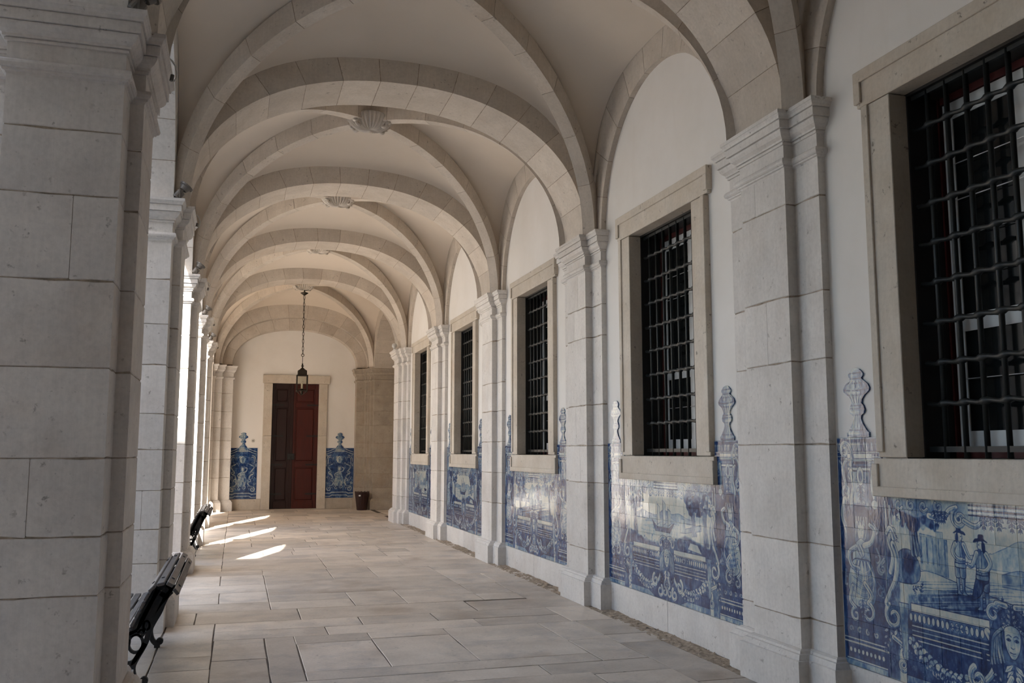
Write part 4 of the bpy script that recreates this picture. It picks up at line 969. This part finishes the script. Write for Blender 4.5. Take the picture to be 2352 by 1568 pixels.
def tile(par, name, mat, axis, at, a0, a1, z0, z1, q, mb=None):
    w_, h = a1-a0-.0009, z1-z0-.0009; key = (axis, round(w_, 4), round(h, 4), mat.name)
    if mb is not None:
        if axis == 1: mb.box(at, at+.012, a0+.0008, a1-.0008, z0+.0008, z1-.0008)
        return
    if key not in tile_me:
        m = MB(); c = .0007
        if axis == 1: m.cbox(0, .012, -w_/2, w_/2, -h/2, h/2, c)
        else: m.cbox(-w_/2, w_/2, 0, .012, -h/2, h/2, c)
        tile_me[key] = m.mesh('tile', mat)
    loc = (at+q.uniform(-.0008, .0008), (a0+a1)/2, (z0+z1)/2) if axis == 1 else ((a0+a1)/2, at+q.uniform(-.0008, .0008), (z0+z1)/2)
    o = link_mesh(name, tile_me[key], par, loc); t = .006
    o.rotation_euler = (0, q.gauss(0, t*.7), q.gauss(0, t)) if axis == 1 else (q.gauss(0, t*.7), 0, q.gauss(0, t))
qq = random.Random(21)
for i, yc in enumerate(BW):
    mat = tile_mat('azulejo_glaze_%d' % i, pix[(0, 1, 2, 1, 0)[i]], 1, yc+PW/2, -1, TZ, PW, PH)
    root = empty('tile_panel', (0, 0, 0), PL_[i], 'tile panel', 'blue tile panels on the right wall')
    m = MB(); m.box(XW-.0065, XW-.0004, yc-1.341, yc+1.341, TZ, 1.338); m.box(XW-.0065, XW-.0004, yc-1.341, yc-.92, 1.33, 1.69); m.box(XW-.0065, XW-.0004, yc+.92, yc+1.341, 1.33, 1.69); m.build('grout_bed', M['grout'], root)
    mb = MB() if i > 2 else None
    for c in range(19):
        a0 = yc-1.3395+TS*c
        for r in range(10):
            z0 = TZ+TS*r; z1 = z0+TS
            if 3 <= c <= 15:
                if r > 7: continue
                if r == 7: z1 = 1.337
            tile(root, 'tile', mat, 1, XT, a0, a0+TS, z0, z1, qq, mb)
    if mb: tag(mb.build('tilework', mat, root), kind='stuff')
    for s in (-1, 1): flat_shape('finial_tile', urn_poly(), 1, yc+s*1.125, 1.692, XT, .012, mat, root)
    for s in (-1, 1):
        MB().cbox(XW-.014, XW+.02, min(yc, yc+s*1.362)+.002, max(yc, yc+s*1.362)-.002, -.05, TZ-.004, .004).build('plinth_slab', M['stone'], wall_r)
pe = [paint_end(7), paint_end(12)]
for x0, x1, lab, s in ((-.188, .587, 'left', 0), (2.462, 3.268, 'right', 1)):
    mat = tile_mat('azulejo_end_%s' % lab, pe[s], 0, x0, 1, .30, x1-x0, EH)
    root = empty('tile_panel', (0, 0, 0), 'dark blue tile panel on the end wall, %s of the red door' % lab, 'tile panel', 'blue tile panels beside the door')
    MB().box(x0, x1, YE-.0065, YE-.0004, .30, 1.71).build('grout_bed', M['grout'], root)
    cs = [x0+(x1-x0)*k/5.5 for k in range(6)]+[x1]
    for c in range(6):
        for r in range(10): tile(root, 'tile', mat, 0, YE-.0125, cs[c], cs[c+1], .30+TS*r, .30+TS*(r+1), qq)
    flat_shape('finial_tile', urn_poly(), 0, (x0+x1)/2, 1.711, YE-.0125, .0121, mat, root)

# ================================================================ door in the end wall
dr = empty('door_1', (0, 0, 0), 'tall double door of dark red varnished wood in a stone surround on the end wall', None, None, 'structure')
for s, (a, b) in enumerate(((.705, .945), (2.24, 2.475))):
    for za, zb, mt in ((0, 2.05, 'frame'), (2.055, 3.535, 'frame')): MB().cbox(a, b, YE-.055, YE+.2, za, zb, .005).build('jamb_stone', M[mt], dr)
MB().cbox(.672, 2.542, YE-.062, YE+.2, 3.54, 3.775, .005).build('lintel_stone', M['frame'], dr)
MB().cbox(.7, 2.48, YE-.06, YE+.2, -.03, .012, .004).build('threshold_stone', M['jamb'], dr)
for s, (x0, x1) in enumerate(((.947, 1.498), (1.502, 2.238))):
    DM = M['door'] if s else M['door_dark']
    leaf = MB().box(x0, x1, YE+.10, YE+.15, .014, 3.535).build('door_leaf', DM, dr)
    wd = x1-x0; st = .095
    fr = MB()
    fr.cbox(x0, x0+st, YE+.075, YE+.105, .014, 3.535, .006).cbox(x1-st, x1, YE+.075, YE+.105, .014, 3.535, .006)
    rails = [(.014, .22), (1.17, 1.32), (2.86, 3.0), (3.40, 3.535)]
    for za, zb in rails: fr.cbox(x0+st, x1-st, YE+.075, YE+.105, za, zb, .006)
    fr.build('stile_frame', DM, leaf)
    for (za, zb) in ((.22, 1.17), (1.32, 2.86), (3.0, 3.40)):
        MB().cbox(x0+st+.03, x1-st-.03, YE+.082, YE+.11, za+.03, zb-.03, .02).build('panel', DM, leaf)
    for z in (.42, 1.24, 2.05, 2.93):
        xa, xb = (x1-.32, x1) if s else (x0, x0+.32)
        MB().box(xa, xb, YE+.068, YE+.076, z-.022, z+.022).build('strap_hinge', M['iron'], leaf)
MB().cbox(1.455, 1.545, YE+.06, YE+.08, .014, 3.535, .008).build('meeting_stile', M['door_dark'], dr)
lk = MB().cbox(1.40, 1.60, YE+.045, YE+.078, 1.38, 1.56, .008).build('lock_box', M['iron'], dr)
MB().lathe([(.0, -.09), (.012, -.09), (.016, -.05), (.012, 0.), (.0, 0.)], 10, (1.5, YE+.04, 1.47)).build('handle', M['iron'], lk)

# ================================================================ lantern
lx, ly = CX+.03, bays[5][0]
ln = empty('hanging_lantern', (lx, ly, 0), 'dark metal lantern with four clear glass sides hanging on a long chain', 'lantern')
top = SPR+2.09-.30
MB().lathe([(.0, top-.015), (.012, top-.02), (.02, top-.05), (.10, top-.075), (.098, top-.085), (.05, top-.12), (.025, top-.14), (.0, top-.15)], 16).build('ceiling_cup', M['lantern'], ln, True)
MB().tube([(0, 0, top+.2), (0, 0, top-.02)], .01, 8).build('hook_rod', M['lantern'], ln)
z = top-.15; k = 0; L = .104
lm = MB(); P = [(.021*math.cos(a), 0, .056*math.sin(a)) for a in np.linspace(0, 2*PI, 14)[:-1]]; lm.tube(P, .0065, 6, True); lme = lm.mesh('chain_link', M['lantern'], True)
n_l = int((z-4.02)/.0945)
for k in range(n_l):
    o = link_mesh('chain_link', lme, ln, (0, 0, z-.045-.0945*k)); o.rotation_euler = (0, 0, (k % 2)*PI/2+.3)
zr = z-.045-.0945*(n_l-1)-.075
MB().tube([(.034*math.cos(a), 0, zr+.034*math.sin(a)) for a in np.linspace(0, 2*PI, 17)[:-1]], .008, 6, True).build('ring', M['lantern'], ln, True)
MB().tube([(0, 0, zr-.03), (0, 0, 3.80)], .007, 6).build('rod', M['lantern'], ln)
MB().lathe([(.0, 3.845), (.018, 3.835), (.022, 3.815), (.012, 3.80), (.034, 3.785), (.036, 3.77), (.02, 3.755), (.022, 3.72), (.0, 3.71)], 12).build('top_knob', M['lantern'], ln, True)
def sq(pr):
    m = MB(); v = []; f = []
    for r, z in pr: v += [(-r, -r, z), (r, -r, z), (r, r, z), (-r, r, z)]
    for i in range(len(pr)-1):
        for k in range(4): f.append((i*4+k, i*4+(k+1) % 4, i*4+4+(k+1) % 4, i*4+4+k))
    f += [(3, 2, 1, 0), tuple(range(len(pr)*4-4, len(pr)*4))]
    return m.add(v, f)
sq([(.018, 3.735), (.035, 3.715), (.07, 3.68), (.112, 3.652), (.112, 3.545), (.142, 3.54), (.142, 3.522), (.10, 3.52)][::-1]).build('roof', M['lantern'], ln)
for sx in (-1, 1):
    for sy in (-1, 1): MB().cbox(sx*.128-.011, sx*.128+.011, sy*.128-.011, sy*.128+.011, 3.11, 3.523, .003).build('corner_post', M['lantern'], ln)
for a in range(4):
    p = MB().box(-.116, .116, -.0015, .0015, 3.15, 3.515).mesh('glass_pane', M['glass']); o = link_mesh('glass_pane', p, ln, (.128*math.cos(a*PI/2), .128*math.sin(a*PI/2), 0)); o.rotation_euler = (0, 0, a*PI/2+PI/2)
for a in range(4):
    o = link_mesh('bottom_rail', MB().box(-.128, .128, -.008, .008, 3.135, 3.153).mesh('bottom_rail', M['lantern']), ln, (.128*math.cos(a*PI/2), .128*math.sin(a*PI/2), 0)); o.rotation_euler = (0, 0, a*PI/2+PI/2)
    aa = a*PI/2+PI/4; MB().tube([(.165*math.cos(aa), .165*math.sin(aa), 3.14), (.11*math.cos(aa), .11*math.sin(aa), 3.085), (.02*math.cos(aa), .02*math.sin(aa), 3.045)], .008, 6).build('bottom_scroll', M['lantern'], ln)
MB().lathe([(.0, 3.20), (.05, 3.19), (.085, 3.165), (.09, 3.15), (.04, 3.13), (.02, 3.05), (.014, 3.03), (.0, 3.015)], 14).build('candle_dish', M['lantern'], ln, True)
MB().lathe([(.024, 3.19), (.024, 3.33), (.008, 3.335), (.0, 3.345)], 12).build('candle', M['candle'], ln, True)

# ================================================================ benches
def bench(y0, label):
    """slatted park bench, its back to the gallery; irons at y0 and y0 + 1.39"""
    b = empty('park_bench', (0, y0+.695, 0), label, 'bench', 'slatted benches between the piers')
    ya, yb = -.695-.25, .695+.25
    back = [(-.352, .668, 1.95), (-.392, .716, 1.0), (-.45, .722, .12), (-.505, .693, -.52), (-.536, .642, -.93), (-.562, .588, -1.0), (-.588, .532, -1.05), (-.612, .478, -1.02), (-.64, .428, -.75)]
    seat = [(-.69, .402, -.25), (-.752, .396, .0), (-.814, .398, .08), (-.876, .404, .1), (-.938, .410, .06), (-1.0, .408, -.12), (-1.052, .385, -.9)]
    first = None
    for (x, z, a), nm in [(p, 'back_slat') for p in back]+[(p, 'seat_slat') for p in seat]:
        # a = tilt of the slat's outer face: direction along its width
        wv = (math.cos(a), -math.sin(a)) if nm == 'back_slat' else (math.cos(a), math.sin(a))
    def slat_mesh():
        return MB().cbox(-.024, .024, ya, yb, -.011, .011, .004).mesh('slat', M['bench_wood'])
    sm = slat_mesh()
    path = back+seat
    for i, (x, z, _) in enumerate(path):
        p, q = path[max(0, i-1)], path[min(len(path)-1, i+1)]; an = math.atan2(q[1]-p[1], q[0]-p[0])
        o = link_mesh('back_slat' if i < len(back) else 'seat_slat', sm, b, (x, 0, z)); o.rotation_euler = (0, -an, 0)
        if i < 4:
            for yy in (-.695, .695):
                nx, nz = math.sin(an), -math.cos(an); MB().lathe([(.0, -.004), (.011, -.004), (.011, .002), (.0, .003)], 8).build('bolt', M['bench_iron'], o, loc=(0, yy, -.0125 if True else 0))
    for yy in (-.695, .695):
        m = MB(); t0, t1 = yy-.02, yy+.02
        def cv(pts, w_, m_=m):
            q = [pts[0]]+pts+[pts[-1]]; out = []
            for i in range(1, len(q)-2):
                for j in range(6):
                    t = j/6; A, B, C_, D = q[i-1], q[i], q[i+1], q[i+2]
                    out.append(tuple(.5*(2*B[k]+(C_[k]-A[k])*t+(2*A[k]-5*B[k]+4*C_[k]-D[k])*t*t+(3*B[k]-A[k]-3*C_[k]+D[k])*t**3) for k in (0, 1)))
            m_.strip(out+[pts[-1]], w_, t0, t1)
        def ring(x, z, rx, rz, w_): m.strip([(x+rx*math.cos(a), z+rz*math.sin(a)) for a in np.linspace(0, 2*PI, 19)], w_, t0, t1)
        inner = [(x+.028*(1 if False else 0), z) for x, z, _ in path]
        rail = []
        for i, (x, z, _) in enumerate(path):
            p, q = path[max(0, i-1)], path[min(len(path)-1, i+1)]; L = math.hypot(q[0]-p[0], q[1]-p[1]); nx, nz = -(q[1]-p[1])/L, (q[0]-p[0])/L
            rail.append((x+nx*.034, z+nz*.034))
        cv(rail, .045)
        # solid curl at the top
        m.strip([(-.445, .66), (-.425, .645), (-.40, .63)], .10, t0, t1); m.strip([(-.45, .64), (-.485, .58), (-.525, .51), (-.56, .44), (-.59, .37)], [.11, .085, .075, .07, .05], t0, t1)
        cv([(-.395, .64), (-.425, .605), (-.462, .52), (-.49, .46), (-.525, .39), (-.548, .30), (-.60, .20), (-.622, .14), (-.61, .075), (-.585, .038), (-.56, .03)], .036)
        m.strip([(-.59, .022), (-.545, .022)], .044, t0-.004, t1+.004); ring(-.548, .05, .014, .014, .028)
        cv([(-.548, .30), (-.585, .235), (-.64, .17), (-.76, .19), (-.88, .24), (-.96, .30), (-1.03, .34)], .03)
        cv([(-1.04, .37), (-1.035, .28), (-1.06, .16), (-1.085, .07), (-1.12, .04), (-1.15, .055)], .036); m.strip([(-1.13, .022), (-1.07, .022)], .044, t0-.004, t1+.004)
        ring(-.61, .30, .045, .06, .016); ring(-.70, .31, .05, .05, .016); ring(-.80, .32, .042, .045, .016); ring(-.89, .33, .036, .036, .014); ring(-.545, .42, .02, .03, .014); ring(-.575, .37, .018, .022, .014)
        ring(-.965, .35, .028, .026, .014); m.strip([(-.60, .38), (-.66, .36), (-.75, .365)], .04, t0, t1)
        m.build('iron_frame', M['bench_iron'], b)
    return b
bench(6.95, 'near slatted bench with black iron ends, behind the big left pier')
bench(14.9, 'far slatted bench with black iron ends, beyond the third pier on the left')

# ================================================================ floodlights and cable loops on the left capitals
def floodlight(k):
    y = PY(k)
    f = empty('floodlight', (-.590, y-.575, 3.963), 'small round grey floodlight on the capital of the %s left pier' % ['nearest', 'second', 'third', 'fourth', 'fifth'][k], 'floodlight', 'floodlights on the left capitals')
    MB().lathe([(.0, 0), (.04, 0), (.04, .015), (.015, .02), (.0, .02)], 14).build('base', M['lamp_metal'], f)
    MB().box(-.006, .006, -.05, -.042, .012, .10).box(-.006, .006, .042, .05, .012, .10).box(-.006, .006, -.05, .05, .012, .02).build('yoke', M['lamp_metal'], f)
    h = MB().lathe([(.0, -.075), (.034, -.075), (.038, -.068), (.040, .0), (.0, .0)], 16).cbox(-.012, .012, -.012, .012, -.01, .03, .002).lathe([(.0, .025), (.036, .025), (.052, .062), (.066, .066), (.068, .082), (.060, .084), (.058, .074), (.0, .074)], 20).build('housing', M['lamp_metal'], f)
    h.location = (.01, 0, .085); h.rotation_euler = (-.1, .62, 0)
    l = MB().lathe([(.0, .0745), (.057, .0745), (.057, .079), (.0, .080)], 20).build('lens', M['pane'], h)
    g = empty('cable_loop', (-.455, y-.05, 3.97), 'cream cable loop hanging over the capital of the %s left pier' % ['nearest', 'second', 'third', 'fourth', 'fifth'][k], 'cable', 'cable loops on the left capitals')
    P = [(-.12, -.1, .008), (-.06, -.02, .008), (-.02, .03, .012), (.0, .06, .008), (.018, .08, -.012), (.028, .1, -.045), (.026, .11, -.08), (.012, .115, -.10), (.0, .115, -.095)]
    MB().tube(P, .0055, 8).build('cable', M['cable'], g, True); MB().tube([(.002, .112, -.06), (-.004, .112, -.10)], .012, 8).build('plug', M['lamp_metal'], g)
for k in range(5): floodlight(k)

# ================================================================ small things at the far end
bn = empty('waste_bin', (3.405, 25.96, 0), 'dark red brown plastic waste bin in the far right corner', 'bin')
n = 16; v = []; f = []
def ringp(r, z, fl=0.): return [((r+fl*(1 if i % 2 else -1))*math.cos(PI*2*i/(2*n)), (r+fl*(1 if i % 2 else -1))*math.sin(PI*2*i/(2*n)), z) for i in range(2*n)]
lv = [ringp(.135, .0), ringp(.14, .01, .003), ringp(.192, .46, .005), ringp(.198, .47, .004), ringp(.198, .495, .004), ringp(.18, .495, .002), ringp(.128, .03)]
for q in lv: v += q
for i in range(len(lv)-1):
    for k in range(2*n): f.append((i*2*n+k, i*2*n+(k+1) % (2*n), (i+1)*2*n+(k+1) % (2*n), (i+1)*2*n+k))
f += [tuple(range(2*n))[::-1], tuple(range((len(lv)-1)*2*n, len(lv)*2*n))]
MB().add(v, f).build('body', M['bin'], bn)
for i in range(12): a = PI*2*i/12; MB().cbox(-.012, .012, -.01, .01, .495, .512, .003).build('rim_tab', M['bin'], bn, loc=(.189*math.cos(a), .189*math.sin(a), 0))
MB().box(-.115, -.065, -.196, -.183, .385, .425).build('sticker', M['label'], bn)
bl = empty('door_bell', (.455, YE, 1.91), 'small round grey bell button on the wall left of the door', 'bell')
o = MB().lathe([(.0, 0), (.05, 0), (.05, .012), (.042, .02), (.0, .02)], 18).build('plate', M['cable'], bl); o.rotation_euler = (PI/2, 0, 0)
o = MB().lathe([(.0, .02), (.018, .02), (.016, .03), (.0, .032)], 12).build('button', M['lamp_metal'], bl); o.rotation_euler = (PI/2, 0, 0)
ss = empty('motion_sensor', (3.50, PY(4)+.2, 3.963), 'small white motion sensor on the capital beside the side passage', 'sensor')
MB().lathe([(.0, 0), (.03, 0), (.03, .05), (.022, .06), (.0, .06)], 12).build('foot', M['white_wood'], ss); MB().lathe([(.0, .06), (.035, .065), (.06, .10), (.06, .14), (.035, .175), (.0, .18)], 14).build('head', M['white_wood'], ss, True)

# ================================================================ the court outside the arcade
tag(MB().box(-34, LO-.345, -30, 60, -.5, -.16).build('ground', M['court']), 'pale paved court outside the left arcade', None, None, 'structure')
tag(MB().box(-34, -1.66, -12, 3.5, -.2, 10.85).build('wall_court_near', M['court_wall']), 'tall near wing of the court, left of the viewer', None, None, 'structure')
tag(MB().box(-36, -34, -12, 60, -.2, 10).build('wall_court_left', M['plaster']), 'facade on the far side of the court', None, None, 'structure')
tag(MB().box(-34, 10, 48, 50, -.2, 10).build('wall_court_far', M['plaster']), 'facade at the far end of the court', None, None, 'structure')
